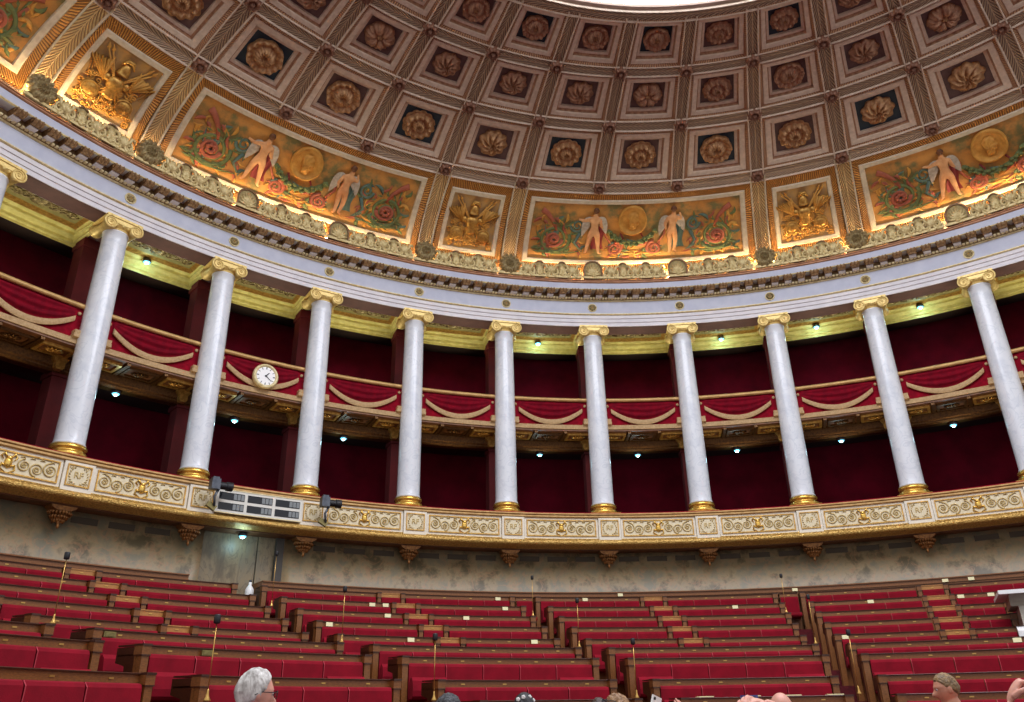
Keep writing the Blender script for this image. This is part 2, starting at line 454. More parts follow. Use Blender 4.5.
# lower balcony: wall behind the panels, rail, velvet, gilded torus
mb = MB(); mb.sweep([(16.27, 5.86), (16.27, 6.5), (16.5, 6.5), (16.5, 5.86)], A0, A1, NS); struct(mb, 'trim_3', M['parcel'])
mb = MB(); mb.sweep([(16.21, 6.471), (16.17, 6.49), (16.17, 6.53), (16.2, 6.54), (16.15, 6.56), (16.15, 6.593), (16.5, 6.6), (16.5, 6.471)], A0, A1, NS); struct(mb, 'trim_4', M['tan'])
mb = MB(); mb.sweep([(16.19, 6.596), (16.22, 6.63), (16.5, 6.64), (16.6, 6.6)], A0, A1, NS); struct(mb, 'trim_5', M['redcloth'])
tor = [(16.2, 5.9), (16.2, 5.87)] + [(16.2 - .08 * sin(radians(t)), 5.79 + .08 * cos(radians(t))) for t in range(0, 181, 20)] + [(16.28, 5.7), (16.42, 5.655), (16.6, 5.66), (16.6, 5.9)]
mb = MB(); mb.sweep(tor, A0, A1, NS); struct(mb, 'trim_6', M['leaftorus'], True)
mb = MB(); mb.arcbox(16.5, RW + .1, 5.64, 5.76, A0, A1, NS); struct(mb, 'ceiling_balcony', M['soffitdark'])
# upper balcony slab lip, soffit end moulding
mb = MB(); mb.sweep([(17.95, 9.34), (17.97, 9.1), (18.0, 9.06), (18.0, 9.02), (18.05, 8.97), (18.3, 8.97), (18.3, 9.34)], A0, A1, NS); struct(mb, 'trim_7', M['darkgold'])
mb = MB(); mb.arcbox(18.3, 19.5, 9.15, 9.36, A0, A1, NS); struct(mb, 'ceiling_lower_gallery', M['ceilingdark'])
mb = MB(); mb.arcbox(17.1, 18.0, 9.33, 9.37, A0, A1, NS); struct(mb, 'ceiling_soffit', M['soffitdark'])
# entablature
mb = MB(); mb.sweep([(17.32, 12.7), (16.70, 12.7), (16.70, 12.82), (16.665, 12.825), (16.665, 12.94), (16.63, 12.945), (16.63, 13.06), (17.32, 13.06)], A0, A1, NS)
struct(mb, 'trim_8', M['fascia'])
mb = MB(); mb.sweep([(16.72, 12.695), (17.3, 12.695), (17.3, 12.69), (16.72, 12.69)], A0, A1, NS); struct(mb, 'trim_9', M['soffit'])
def hw(r, z, h): return [(r + .1, z), (r, z), (r - .03, z + h * .3), (r - .03, z + h * .7), (r, z + h), (r + .1, z + h)]
mb = MB(); mb.sweep(hw(16.6, 13.055, .055), A0, A1, NS); mb.sweep(hw(16.6, 13.53, .05), A0, A1, NS)
struct(mb, 'trim_10', M['palegold'])
mb = MB(); mb.sweep([(16.62, 13.1), (16.62, 13.54), (17.3, 13.54), (17.3, 13.1)], A0, A1, NS); frieze = struct(mb, 'trim_11', M['lavender'])
mb = MB(); mb.sweep([(16.55, 13.575), (16.52, 13.6), (16.52, 13.77), (17.3, 13.77), (17.3, 13.575)], A0, A1, NS); struct(mb, 'trim_12', M['bedmould'])
mb = MB(); mb.sweep([(17.3, 13.77), (16.2, 13.77), (16.15, 13.755), (16.15, 13.96), (17.3, 13.96)], A0, A1, NS); corona = struct(mb, 'trim_13', M['lavender'])
mb = MB(); mb.sweep([(16.6, 13.95), (16.13, 13.955), (16.1, 13.975), (16.1, 14.0), (16.13, 14.01), (16.09, 14.03), (16.09, 14.05), (16.6, 14.06)], A0, A1, NS); struct(mb, 'trim_14', M['pinkgold'])
mb = MB(); mb.sweep([(16.15, 13.735), (16.14, 13.75), (16.16, 13.77), (16.22, 13.75)], A0, A1, NS); struct(mb, 'trim_15', M['palegold'])
# modillions: console scroll with a pale tablet and drops beneath
def modillion():
    m = MB()
    side = [(-.36, .165), (-.36, .08), (-.33, .04), (-.26, .03), (-.18, .035), (-.1, .03), (-.02, .035), (0, .04), (0, .165)]
    n = len(side); w = .13
    m.add([(-w * (1 if z > .1 else .8), y, z) for y, z in side] + [(w * (1 if z > .1 else .8), y, z) for y, z in side],
          [tuple(range(n)), tuple(range(2 * n - 1, n - 1, -1))] + [(i, n + i, n + (i + 1) % n, (i + 1) % n) for i in range(n)])
    for x in (-.09, 0, .09):
        m.tube([(x, -.355, .16), (x, -.37, .085), (x, -.335, .035), (x, -.26, .028)], .026, 6)
    for x in (-.128, .128):
        m.lathe([(.001, -.012), (.04, -.01), (.045, .0), (.04, .01), (.001, .012)], (x, -.3, .115), 12, Matrix.Rotation(pi / 2, 3, 'Y'))
    return m
mod = None
for k in range(-46, 40):
    a = az(6) + (k + .5) * DEL / 7
    if a < -64.5 or a > 41: continue
    if mod is None:
        mo = mod = modillion().build('modillion', M['bronze'], corona)
        tb = MB(); tb.box((0, -.1, .012), (.19, .2, .034)); tb.build('tablet', M['fascia'], mod)
    else:
        mo = copy_tree(mod, corona, {mod: [k_ for k_ in bpy.data.objects if k_.parent == mod]})
    put(mo, 16.52, a, 13.6)
dent = None
mb = MB()
for k in range(-184, 150):
    a = az(6) + (k + .5) * DEL / 28
    if a < -66 or a > 42: continue
    mb.arcbox(16.46, 16.56, 13.578, 13.618, a - .11, a + .11, 1)
struct(mb, 'dentils', M['palegold'], False, corona)
dn = [o for o in bpy.data.objects if o.name == 'dentils'][0]; dn['kind'] = 'stuff'
# frieze rosettes over each column
fr = None
for i in range(0, 12):
    if i in (0, 11): continue
    if fr is None:
        f = fr = empty('frieze_rosette')
        m = MB(); m.lathe([(.145, 0), (.145, .018), (.13, .028), (.115, .018), (.115, 0)], n=32, mx=Matrix.Rotation(pi / 2, 3, 'X')); m.build('ring', M['palegold'], f, True)
        m = MB(); m.polar(lambda t: .085 + .012 * cos(8 * t), lambda q, t: .02 + .03 * sin(q * pi) * (1 + .3 * cos(8 * t)), 6, 48); m.build('flower', M['antique'], f, True)
        m = MB(); m.ball((0, -.03, 0), .024, 10, 6); m.build('boss', M['gold'], f, True)
    else: f = copy_tree(fr)
    put(f, 16.615, az(i), 13.315)
    tag(f, f'small round gilt rosette on the lavender frieze above the {ORD[i-1]} full column from the left', 'ornament', 'rosettes along the frieze')

# ------------------------------------------------------------------ columns
def make_column():
    c = empty('column')
    b = MB(); b.box((0, 0, .05), (.86, .86, .1)); b.build('plinth', M['gold'], c)
    prof = [(.3, .1), (.375, .1), (.4, .13), (.405, .17), (.385, .21), (.35, .225), (.335, .245), (.345, .27), (.375, .285), (.38, .32), (.37, .36), (.345, .38), (.33, .385), (.3, .39)]
    b = MB(); b.lathe(prof, n=40); b.build('base', M['goldbright'], c, True)
    n = 20; sh = [(.3, .38), (.335, .385), (.338, .41), (.318, .45)]
    for k in range(n + 1):
        t = k / n; sh.append((.315 - .035 * t ** 1.7, .46 + 5.27 * t))
    sh += [(.295, 5.745), (.3, 5.765), (.29, 5.785), (.25, 5.79)]
    b = MB(); b.lathe(sh, n=40); b.build('shaft', M['column'], c, True)
    k = MB(); k.lathe([(.24, 5.78), (.29, 5.785), (.3, 5.81), (.29, 5.83), (.31, 5.85), (.36, 5.9), (.37, 5.94), (.33, 5.97), (.2, 5.98)], n=32)
    for j in range(16):
        a = 2 * pi * j / 16; k.ball((.335 * cos(a), .335 * sin(a), 5.9), (.045, .045, .05), 8, 6)
    top = [(-.43, 6.08), (.43, 6.08), (.45, 6.045), (.42, 6.02), (-.42, 6.02), (-.45, 6.045)]
    k.prism(top, -.4, .4)
    # channel between the volutes with its sagging lower edge
    band = [(-.34, 6.02), (.34, 6.02), (.34, 5.95), (.2, 5.915), (0, 5.9), (-.2, 5.915), (-.34, 5.95)]
    k.prism(band, -.37, .37)
    cap = k.build('capital', M['capgold'], c, False)
    for s in (-1, 1):
        v = MB()
        roll = [(.001, -.38), (.1, -.38), (.15, -.37), (.155, -.34), (.13, -.3), (.105, -.12), (.1, 0), (.105, .12), (.13, .3), (.155, .34), (.15, .37), (.1, .38), (.001, .38)]
        v.lathe(roll, (s * .31, 0, 5.875), 24, Matrix.Rotation(pi / 2, 3, 'X'))
        for y in (-.385, .385):
            pts = []; rr = []
            for q in range(60):
                t = q / 59; th = pi / 2 - s * (t * 5.2 * pi); ra = .155 * (1 - t) ** .9 + .012
                pts.append((s * .31 + ra * cos(th), y, 5.875 + ra * sin(th))); rr.append(.02 * (1 - t) + .008)
            v.tube(pts, rr, 6)
            v.ball((s * .31, y, 5.875), (.03, .02, .03), 10, 6)
        v.build('volute', M['capgold'], cap, True)
    return c
COLZ = 6.62
pc = make_column()
col_side = {0: 'cropped by the left edge of the picture, only its gilt capital showing'}
for i in range(0, 11):
    c = pc if i == 0 else copy_tree(pc)
    put(c, 17.0, az(i), COLZ)
    if i == 0: lb = 'white marble column cut off by the left edge, only its gilt capital showing'
    elif i == 2: lb = 'white marble ionic column just left of the round clock'
    elif i == 3: lb = 'white marble ionic column just right of the round clock'
    elif i == 10: lb = 'white marble ionic column at the right edge, last of the row'
    else: lb = f'white marble ionic column with gilt capital, {ORD[i-1]} full column from the left'
    tag(c, lb, 'column', 'columns of the gallery')

# ------------------------------------------------------------------ lower balcony panels, pedestals and consoles
def pw(x, y, z, R=16.235):
    """bend local x (metres of arc), y (outwards negative towards the hall), z onto the balcony front"""
    a = x / R; r = R + y
    return (r * sin(a), r * cos(a) - R, z)
def frame_rect(m, x0, x1, z0, z1, w, y, d, n=12):
    for (u0, u1, v0, v1) in ((x0, x1, z1 - w, z1), (x0, x1, z0, z0 + w), (x0, x0 + w, z0 + w, z1 - w), (x1 - w, x1, z0 + w, z1 - w)):
        k = n if u1 - u0 > w * 2 else 1
        vs = []; fs = []
        for i in range(k + 1):
            u = u0 + (u1 - u0) * i / k
            vs += [(u, y, v0), (u, y - d, v0), (u, y - d, v1), (u, y, v1)]
        for i in range(k):
            b = i * 4
            fs += [(b, b + 4, b + 5, b + 1), (b + 1, b + 5, b + 6, b + 2), (b + 2, b + 6, b + 7, b + 3)]
        fs += [(0, 1, 2, 3), (k * 4 + 3, k * 4 + 2, k * 4 + 1, k * 4)]
        m.add(vs, fs)
def spiral(cx, cz, r, turns, a0, sgn, y, n=44, r_end=.1):
    return [(cx + r * (1 - (1 - r_end) * t) * cos(a0 + sgn * 2 * pi * turns * t), y, cz + r * (1 - (1 - r_end) * t) * sin(a0 + sgn * 2 * pi * turns * t)) for t in [k / n for k in range(n + 1)]]
def make_panel():
    p = empty('balcony_panel')
    hwid = 3.66 * pi / 180 * 16.235; zc = .3
    m = MB(); m.grid(lambda u, v: pw((u - .5) * 2 * hwid, .0, v * .6), 16, 1); m.grid(lambda u, v: pw((.5 - u) * 2 * hwid, .05, v * .6), 16, 1)
    for z in (0, .6): m.grid(lambda u, v: pw((u - .5) * 2 * hwid, .05 * v, z), 16, 1)
    for s in (-1, 1): m.grid(lambda u, v: pw(s * hwid, .05 * v, u * .6), 1, 1)
    m.build('slab', M['white'], p)
    fx = 3.45 * pi / 180 * 16.235
    m = MB(); m.grid(lambda u, v: pw((u - .5) * 2 * fx, -.004, .1 + v * .44), 16, 1); m.build('ground', M['champagne'], p)
    m = MB(); frame_rect(m, -fx, fx, .095, .545, .028, -.002, .03); m.warp(pw); m.build('moulding', M['gold'], p)
    for s in (-1, 1):
        m = MB()
        for cx, dr, rr in ((.3, 1, .13), (.55, -1, .14), (.81, 1, .15)):
            m.tube([pw(*q) for q in spiral(s * cx, zc + .02 * dr, rr, 2.1, pi / 2 * dr * (1), s * dr, -.02)], [.016 * (1 - .6 * k / 44) for k in range(45)], 6)
            for j in range(5):
                a = 2 * pi * j / 5 + cx
                m.ball(pw(s * cx + .035 * cos(a), -.02, zc + .02 * dr + .035 * sin(a)), (.02, .012, .02), 6, 4)
        for j in range(9):
            x = s * (.16 + j * .095); z = zc + (.17 if j % 2 else -.17)
            m.tube([pw(x - .05, -.012, z), pw(x, -.022, z + (.025 if j % 2 else -.025)), pw(x + .05, -.012, z)], [.005, .018, .005], 6)
        m.build('scrollwork', M['scrollgold'], p, True)
    m = MB()
    m.ball(pw(0, -.02, zc + .02), (.075, .05, .12), 14, 10); m.ball(pw(0, -.05, zc + .1), (.045, .03, .045), 10, 8)
    for s in (-1, 1):
        m.tube([pw(s * .03, -.03, zc + .1), pw(s * .1, -.03, zc + .19), pw(s * .15, -.02, zc + .13), pw(s * .1, -.03, zc + .06)], [.02, .026, .02, .008], 6)
        m.tube([pw(s * .04, -.03, zc - .06), pw(s * .12, -.03, zc - .03), pw(s * .14, -.02, zc - .12), pw(s * .03, -.03, zc - .19)], [.02, .026, .02, .01], 6)
    m.build('mask', M['goldbright'], p, True)
    return p
def make_pedestal():
    p = empty('pedestal_panel')
    hwid = 1.1 * pi / 180 * 16.2; pw2 = lambda x, y, z: pw(x, y, z, 16.19)
    m = MB(); m.grid(lambda u, v: pw2((u - .5) * 2 * hwid, 0, v * .6), 4, 1); m.grid(lambda u, v: pw2((.5 - u) * 2 * hwid, .09, v * .6), 4, 1)
    for z in (0, .6): m.grid(lambda u, v: pw2((u - .5) * 2 * hwid, .09 * v, z), 4, 1)
    for s in (-1, 1): m.grid(lambda u, v: pw2(s * hwid, .09 * v, u * .6), 1, 1)
    m.build('slab', M['white'], p)
    m = MB(); m.grid(lambda u, v: pw2((u - .5) * .49, -.004, .1 + v * .44), 4, 1); m.build('ground', M['champagne'], p)
    m = MB(); frame_rect(m, -.25, .25, .095, .545, .024, -.002, .025, 4); m.warp(pw2); m.build('moulding', M['gold'], p)
    V, F = text_mesh('RF', .19, .008)
    m = MB(); m.add([pw2(v.x, -.014 - v.z, .325 + v.y) for v in V], F); m.build('monogram', M['scrollgold'], p)
    for s in (-1, 1):
        m = MB()
        for q in range(8):
            a = -pi / 2 + s * (.25 + q * .32); x, z = .17 * cos(a), .17 * sin(a)
            a2 = a + s * 1.0
            m.tube([pw2(x, -.01, .32 + z), pw2(x + .03 * cos(a2), -.022, .32 + z + .03 * sin(a2)), pw2(x + .06 * cos(a2), -.008, .32 + z + .06 * sin(a2))], [.004, .014, .003], 5)
        for zz in (.15, .49):
            m.tube([pw2(*q) for q in spiral(s * .16, zz, .05, 1.4, 0, s, -.01, 20)], .007, 5)
        m.build('wreath', M['scrollgold'], p, True)
    return p
def make_console():
    p = empty('gilded_console')
    m = MB()
    m.prism([(-.27, 0), (.27, 0), (.24, -.05), (.14, -.1), (-.14, -.1), (-.24, -.05)], -.1, .25); m.build('cap', M['bracketgold'], p)
    m = MB()
    for r_, z, s in ((.2, -.1, 11), (.15, -.18, 9), (.1, -.25, 7)):
        for j in range(s):
            a = pi + pi * (j + .5) / s
            x, y = r_ * cos(a), .12 + r_ * .9 * sin(a)
            m.tube([(x * .6, y * .6 + .05, z + .06), (x, y, z), (x * 1.2, y * 1.2 - .02, z - .04), (x * 1.05, y * 1.05, z - .09)], [.03, .04, .03, .01], 6)
    m.ball((0, .1, -.18), (.16, .14, .14), 12, 8)
    m.build('acanthus', M['bracketgold'], p, True)
    m = MB(); m.lathe([(.001, -.46), (.02, -.44), (.035, -.4), (.025, -.36), (.05, -.32), (.03, -.28), (.001, -.26)], (0, .06, 0), 12); m.build('drop', M['bracketgold'], p, True)
    return p
pp, pd, pk = make_panel(), make_pedestal(), make_console()
for i in range(0, 11):
    if i == 2:
        pass
    first = i == 0
    q = pp if first else copy_tree(pp); put(q, 16.235, az(i) + DEL / 2, 5.87)
    nm = {0: 'at the left edge', 2: 'hidden behind the display board', 10: 'at the right edge'}.get(i)
    tag(q, f'cream scrollwork balcony panel with a gold mask, {nm}' if nm else f'cream scrollwork balcony panel with gold mask, between full columns {i} and {i+1} from the left', 'balcony panel', 'scrollwork panels of the lower balcony')
    if i < 1: 
        continue
    q = pd if i == 1 else copy_tree(pd); put(q, 16.19, az(i), 5.87)
    tag(q, f'small cream balcony pedestal with RF monogram under the {ORD[i-1]} full column from the left', 'balcony panel', 'monogram pedestals of the lower balcony')
    q = pk if i == 1 else copy_tree(pk); put(q, 16.62, az(i), 5.632)
    tag(q, f'gilded leaf bracket under the balcony below the {ORD[i-1]} full column from the left', 'bracket', 'gilded brackets under the balcony')

# ------------------------------------------------------------------ upper gallery parapets, soffit panels, ceiling coffers
def bayname(i):
    return {0: 'at the left edge before the first full column'}.get(i) or (f'between full columns {i} and {i+1} from the left' if i < 10 else 'at the right edge')
RP = 17.085
def up(x, y, z): return pw(x, y, z, RP)
DG = pi / 180 * RP
def make_parapet():
    p = empty('gallery_parapet')
    H = 4.05 * DG
    def slab(m, x0, x1, z0, z1, y0, y1, n=12):
        m.grid(lambda u, v: up(x0 + (x1 - x0) * u, y0, z0 + (z1 - z0) * v), n, 1)
        m.grid(lambda u, v: up(x1 - (x1 - x0) * u, y1, z0 + (z1 - z0) * v), n, 1)
        for z in (z0, z1): m.grid(lambda u, v: up(x0 + (x1 - x0) * u, y0 + (y1 - y0) * v, z), n, 1)
        for x in (x0, x1): m.grid(lambda u, v: up(x, y0 + (y1 - y0) * u, z0 + (z1 - z0) * v), 1, 1)
    m = MB(); slab(m, -4.81 * DG, 4.81 * DG, .1, .9, .06, .16, 14); m.build('panel', M['redcloth'], p)
    m = MB(); slab(m, -4.81 * DG, 4.81 * DG, 0, .13, -.02, .2, 14); m.build('lower_band', M['fringe'], p)
    m = MB()
    prof = [(.0 + .06 * cos(radians(t)), .945 + .06 * sin(radians(t))) for t in range(0, 360, 30)]
    n = 14; k = len(prof); vs = []
    for i in range(n + 1):
        x = -4.81 * DG + 2 * 4.81 * DG * i / n
        vs += [up(x, y, z) for y, z in prof]
    m.add(vs, [(i * k + j, (i + 1) * k + j, (i + 1) * k + (j + 1) % k, i * k + (j + 1) % k) for i in range(n) for j in range(k)])
    m.build('rail', M['tan'], p, True)
    # swag: folds hanging between the two end tacks
    E = 3.3 * DG
    def sag(u, v):
        x = (u - .5) * 2 * E; top = .85 - .05 * v; c = 1 - (2 * u - 1) ** 2
        z = .86 - v * (.2 + .37 * c)
        y = -.01 - .05 * sin(v * pi) * c - .03 * c * sin(v * 6 * pi) - .01
        return up(x, y + .05, z)
    m = MB(); m.grid(sag, 28, 36); m.build('swag', M['swag'], p, True)
    def fr_(u, v):
        x = (u - .5) * 2 * E; c = 1 - (2 * u - 1) ** 2
        z = .66 - .37 * c - v * (.13 + .02 * c)
        return x, z
    m = MB()
    m.grid(lambda u, v: up(fr_(u, v)[0], -.03 - .02 * sin(v * pi), fr_(u, v)[1]), 40, 4)
    m.grid(lambda u, v: up(fr_(1 - u, v)[0], .01, fr_(1 - u, v)[1]), 40, 1)
    for v0 in (0, 1): m.grid(lambda u, v: up(fr_(u, v0)[0], -.03 + .04 * v, fr_(u, v0)[1]), 40, 1)
    m.build('fringe', M['fringe'], p, True)
    for s in (-1, 1):
        m = MB(); m.prism([(-.11, 0), (.11, 0), (.11, .07), (.09, .1), (.1, .12), (.1, .17), (-.1, .17), (-.1, .12), (-.09, .1), (-.11, .07)], -.12, .06)
        m.v = [up(x + s * 3.72 * DG, y, z + .13) for x, y, z in m.v]; m.build('corbel_block', M['fringe'], p)
        m = MB(); m.ball(up(s * 3.62 * DG, .03, .76), (.045, .04, .045), 10, 8); m.build('knob', M['fringe'], p, True)
    return p
def make_soffit():
    """three gilded panels under the gallery, of one bay"""
    p = empty('soffit_panelling'); R = 17.5
    f = lambda x, y, z: (lambda a, r: (r * sin(a), r * cos(a) - R, z))(x / R, R + y)
    D2 = pi / 180 * R
    for k, x in enumerate((-3.05, 0, 3.05)):
        m = MB()
        for (u0, u1, v0, v1) in ((-1.25, 1.25, -.2, -.13), (-1.25, 1.25, .3, .37), (-1.25, -1.02, -.13, .3), (1.02, 1.25, -.13, .3)):
            m.box(((x + (u0 + u1) / 2) * D2, (v0 + v1) / 2, 0), ((u1 - u0) * D2, v1 - v0, .07))
        m.warp(f); fr2 = m.build('panel_frame', M['gold' if k != 1 else 'darkgold'], p)
        m = MB(); m.box((x * D2, .085, .02), (2.1 * D2, .46, .02)); m.warp(f); m.build('field', M['soffitdark'], p)
        m = MB()
        for j in range(12):
            a = 2 * pi * j / 12
            m.tube([(x * D2, .085, -.01), (x * D2 + .12 * cos(a), .085 + .09 * sin(a), -.03), (x * D2 + .22 * cos(a), .085 + .15 * sin(a), -.005)], [.01, .03, .006], 6)
        m.ball((x * D2, .085, -.02), (.07, .06, .04), 10, 6)
        m.warp(f); m.build('rosette', M['gold' if k != 1 else 'darkgold'], p, True)
    for x in (-4.55, -1.52, 1.52, 4.55):
        m = MB(); m.box((x * D2, 0.03, -.01), (.09, .82, .06)); m.warp(f); m.build('rib', M['darkgold'], p)
    for s in (-1, 1):
        m = MB(); m.prism([(-.17, 0), (.17, 0), (.17, -.06), (.1, -.16), (.1, -.28), (.06, -.33), (-.06, -.33), (-.1, -.28), (-.1, -.16), (-.17, -.06)], .3, .46)
        m.v = [f(xx + s * 4.0 * D2, y, z) for xx, y, z in m.v]; m.build('bracket', M['gold'], p)
    return p
def make_ceiling_coffer():
    p = empty('gallery_ceiling_coffer'); R = 18.0
    f = lambda a, r, z: (r * sin(radians(a)), r * cos(radians(a)) - R, z - 12.69)
    def ring(m, b0, b1, z0, z1):
        """stepped rectangle between two outlines (a,r0,r1)"""
        P0 = [(-b0[0], b0[1]), (b0[0], b0[1]), (b0[0], b0[2]), (-b0[0], b0[2])]; P1 = [(-b1[0], b1[1]), (b1[0], b1[1]), (b1[0], b1[2]), (-b1[0], b1[2])]
        for i in range(4):
            j = (i + 1) % 4
            m.grid(lambda u, v: f(*[P0[i][k] * (1 - u) * (1 - v) + P0[j][k] * u * (1 - v) + P1[i][k] * (1 - u) * v + P1[j][k] * u * v for k in (0, 1)], z0 + (z1 - z0) * v), 8, 1)
    o0, o1, o2, o3, o4 = (4.81, 17.2, 18.9), (4.1, 17.3, 18.87), (3.95, 17.36, 18.8), (3.6, 17.5, 18.5), (3.2, 17.62, 18.3)
    m = MB(); ring(m, o0, o1, 12.7, 12.7); m.build('beam_soffit', M['soffit'], p)
    m = MB(); ring(m, o1, o1, 12.69, 12.76); ring(m, o1, o2, 12.76, 12.78); ring(m, o2, o2, 12.78, 12.86); ring(m, o2, (3.8, 17.42, 18.7), 12.86, 12.9); m.build('outer_moulding', M['yellow'], p)
    m = MB(); ring(m, (3.8, 17.42, 18.7), (3.7, 17.46, 18.62), 12.9, 12.9); ring(m, (3.7, 17.46, 18.62), (3.7, 17.46, 18.62), 12.9, 12.97); ring(m, (3.7, 17.46, 18.62), o3, 12.97, 13.0); m.build('inner_moulding', M['yellow'], p)
    m = MB(); ring(m, o3, o4, 13.0, 13.03); m.build('gilt_edge', M['gold'], p)
    m = MB(); m.grid(lambda u, v: f((u - .5) * 6.4, 17.62 + .68 * v, 13.03), 10, 1); m.build('field', M['olive'], p)
    m = MB()
    for s in (-1, 1):
        for k in range(4):
            c = s * (.35 + .7 * k)
            pts = spiral(0, 0, .16, 1.8, 0, s * (1 if k % 2 else -1), 0, 24)
            m.tube([f(c + degrees(x / R), 17.95 + z, 13.0) for x, y, z in pts], .022, 5)
    for k in range(14):
        a = 2 * pi * k / 14
        m.tube([f(0, 17.95, 12.99), f(degrees(.2 * cos(a) / R), 17.95 + .2 * sin(a), 12.97)], [.03, .01], 5)
    m.build('ornament', M['antique'], p, True)
    return p
pa, ps, pcf = make_parapet(), make_soffit(), make_ceiling_coffer()
for i in range(0, 11):
    q = pa if i == 0 else copy_tree(pa); put(q, RP, az(i) + DEL / 2, 9.382)
    lb = 'red draped gallery parapet carrying the round clock' if i == 2 else f'red gallery parapet with tan fringed swag, {bayname(i)}'
    tag(q, lb, 'parapet', 'draped parapets of the upper gallery')
    q = ps if i == 0 else copy_tree(ps); put(q, 17.5, az(i) + DEL / 2, 9.3)
    tag(q, f'dark gilded panelling under the upper gallery, {bayname(i)}', 'panelling', 'gilded panelling under the upper gallery')
    q = pcf if i == 0 else copy_tree(pcf); put(q, 18.0, az(i) + DEL / 2, 12.69)
    tag(q, f'yellow gilt ceiling coffer behind the columns, {bayname(i)}', 'ceiling coffer', 'yellow coffers over the upper gallery')
# ------------------------------------------------------------------ half dome
def dm(t, a, h=0.):
    """dome surface in dome coordinates; h = metres towards the hall"""
    tt = radians(min(t, 88.)); r = 8.5 + 8.3 * cos(tt); z = 14.08 + 3.16 * sin(tt)
    nr, nz = -cos(tt) / 8.3, -sin(tt) / 3.16; l = hypot(nr, nz); nr /= l; nz /= l
    if t > 88: r -= (t - 88) * .1
    r += nr * h; z += nz * h; a = radians(a)
    return (r * sin(a), r * cos(a), z)
def dnorm(t):
    tt = radians(min(t, 88.)); n = Vector((0, -cos(tt) / 8.3, -sin(tt) / 3.16)); return n.normalized()
def dtan(t):
    tt = radians(min(t, 88.)); return Vector((0, -8.3 * sin(tt), 3.16 * cos(tt))).normalized()
def dbasis(t):
    n = dnorm(t); return Matrix(((1, 0, 0), tuple(-n), tuple(dtan(t)))).transposed()
def arclen(t):
    s = 0; p = dm(0, 0)
    for k in range(1, 41):
        q = dm(t * k / 40, 0); s += hypot(q[1] - p[1], q[2] - p[2]); p = q
    return s
def dput(o, t, a):
    x, y, z = dm(t, 0); return put(o, y, a, z, DO)
def doff(t):
    return dm(t, 0)
TS = [43.6, 62., 75.7, 88.3]
D_A0, D_A1 = -84, 56
prof = []
for k in range(2, 46):
    x, y, z = dm(2 * k, 0, -.3); prof.append((y, z))
prof += [(8.6, prof[-1][1])]
mb = MB(); mb.sweep(prof, D_A0, D_A1, 140, False, DO); dome = struct(mb, 'ceiling', M['shell'], True)
# flat collar round the opening, and the glass
mb = MB(); mb.sweep([(8.9, 17.22), (8.62, 17.21), (8.58, 17.18), (8.5, 17.19), (8.48, 17.23), (8.48, 17.6), (8.9, 17.6)], -95, 95, 120, True, DO); mb.build('collar', M['shell'], dome)
mb = MB()
mb.add([(DO[0], DO[1] - 1, 17.25)] + [tuple(pol(8.5, a, 17.25, DO)) for a in range(-100, 101, 4)], [(0, i, i + 1) for i in range(1, 51)])
sky = struct(mb, 'window_1', M['skyglass'])
def vis_cols(): return range(-1, 13)
def rib_strip(fn, n, half, name, m, ln):
    """fn(u,x,h): u along 0..1, x across metres; ln total length"""
    sect = [(-half, -.08), (-half, .1), (-half * .8, .1), (-half * .76, .07), (half * .76, .07), (half * .8, .1), (half, .1), (half, -.08)]
    mbf = MB(); k = len(sect)
    for part in (0, 1):
        mbx = MB()
    body = MB(); body.grid(lambda u, v: fn(u, (v - .5) * 2 * half * .76, .07), n, 4, lambda u, v: (u * ln, (v - .5) * 2 * half * .76))
    o1 = body.build(name, m, dome)
    fil = MB()
    for s in (-1, 1):
        pr = [(s * half, -.08), (s * half, .1), (s * half * .9, .115), (s * half * .8, .1), (s * half * .76, .07)]
        if s > 0: pr = pr[::-1]
        fil.grid(lambda u, v: fn(u, *pr[int(round(v * 4))]), n, 4)
    fil.build('rib_fillet', M['creamdim'] if m is M['leafrib'] else M['cream'], dome)
for i in vis_cols():
    border = i % 4 in (0, 1)
    a = az(i) * DK
    for (t0, t1, half) in (([(6, 43.6, .23)] if border else []) + [(TS[0], TS[1], .2), (TS[1], TS[2], .175), (TS[2], TS[3] - .5, .155)]):
        ln = arclen(t1) - arclen(t0)
        fn = lambda u, x, h: (lambda t: (lambda q: (q[0] + DO[0], q[1] + DO[1], q[2]))(dm(t, a + degrees(x / hypot(*dm(t, 0)[:2])), h)))(t0 + (t1 - t0) * u)
        rib_strip(fn, 14 if t0 < 10 else 8, half, 'rib', M['leafwide'] if t0 < 10 else M['leafrib'], ln)
for t, half in zip(TS, (.22, .19, .17, .15)):
    R = dm(t, 0)[1]
    dt = .01; per = hypot(dm(t + dt, 0)[1] - dm(t, 0)[1], dm(t + dt, 0)[2] - dm(t, 0)[2]) / dt
    fn = lambda u, x, h: (lambda q: (q[0] + DO[0], q[1] + DO[1], q[2]))(dm(t + x / per, -74 + 126 * u, h))
    rib_strip(fn, 150, half, 'ring_rib', M['leafrib'], R * radians(126))
rr = None
for t in TS[:3]:
    for i in vis_cols():
        if (t > 70 and not 1 < i < 12) or i < 0: continue
        if rr is None:
            m = MB(); R_ = dbasis(t).to_3x3()
            m.polar(lambda q: .19 + .02 * cos(8 * q), lambda q, a: .12 + .1 * (1 - q * q) * (1 + .25 * cos(8 * a)) + .05 * cos(q * 9), 7, 40)
            rr = o = m.build('rib_rosette', M['ribboss'], dome, True)
        else:
            o = rr.copy(); COL.objects.link(o)
        x, y, z = dm(t, 0, 0); put(o, y, az(i) * DK, z, DO)
        n = dnorm(t); o.rotation_euler = (Matrix.Rotation(-radians(az(i) * DK), 3, 'Z') @ dbasis(t)).to_euler()

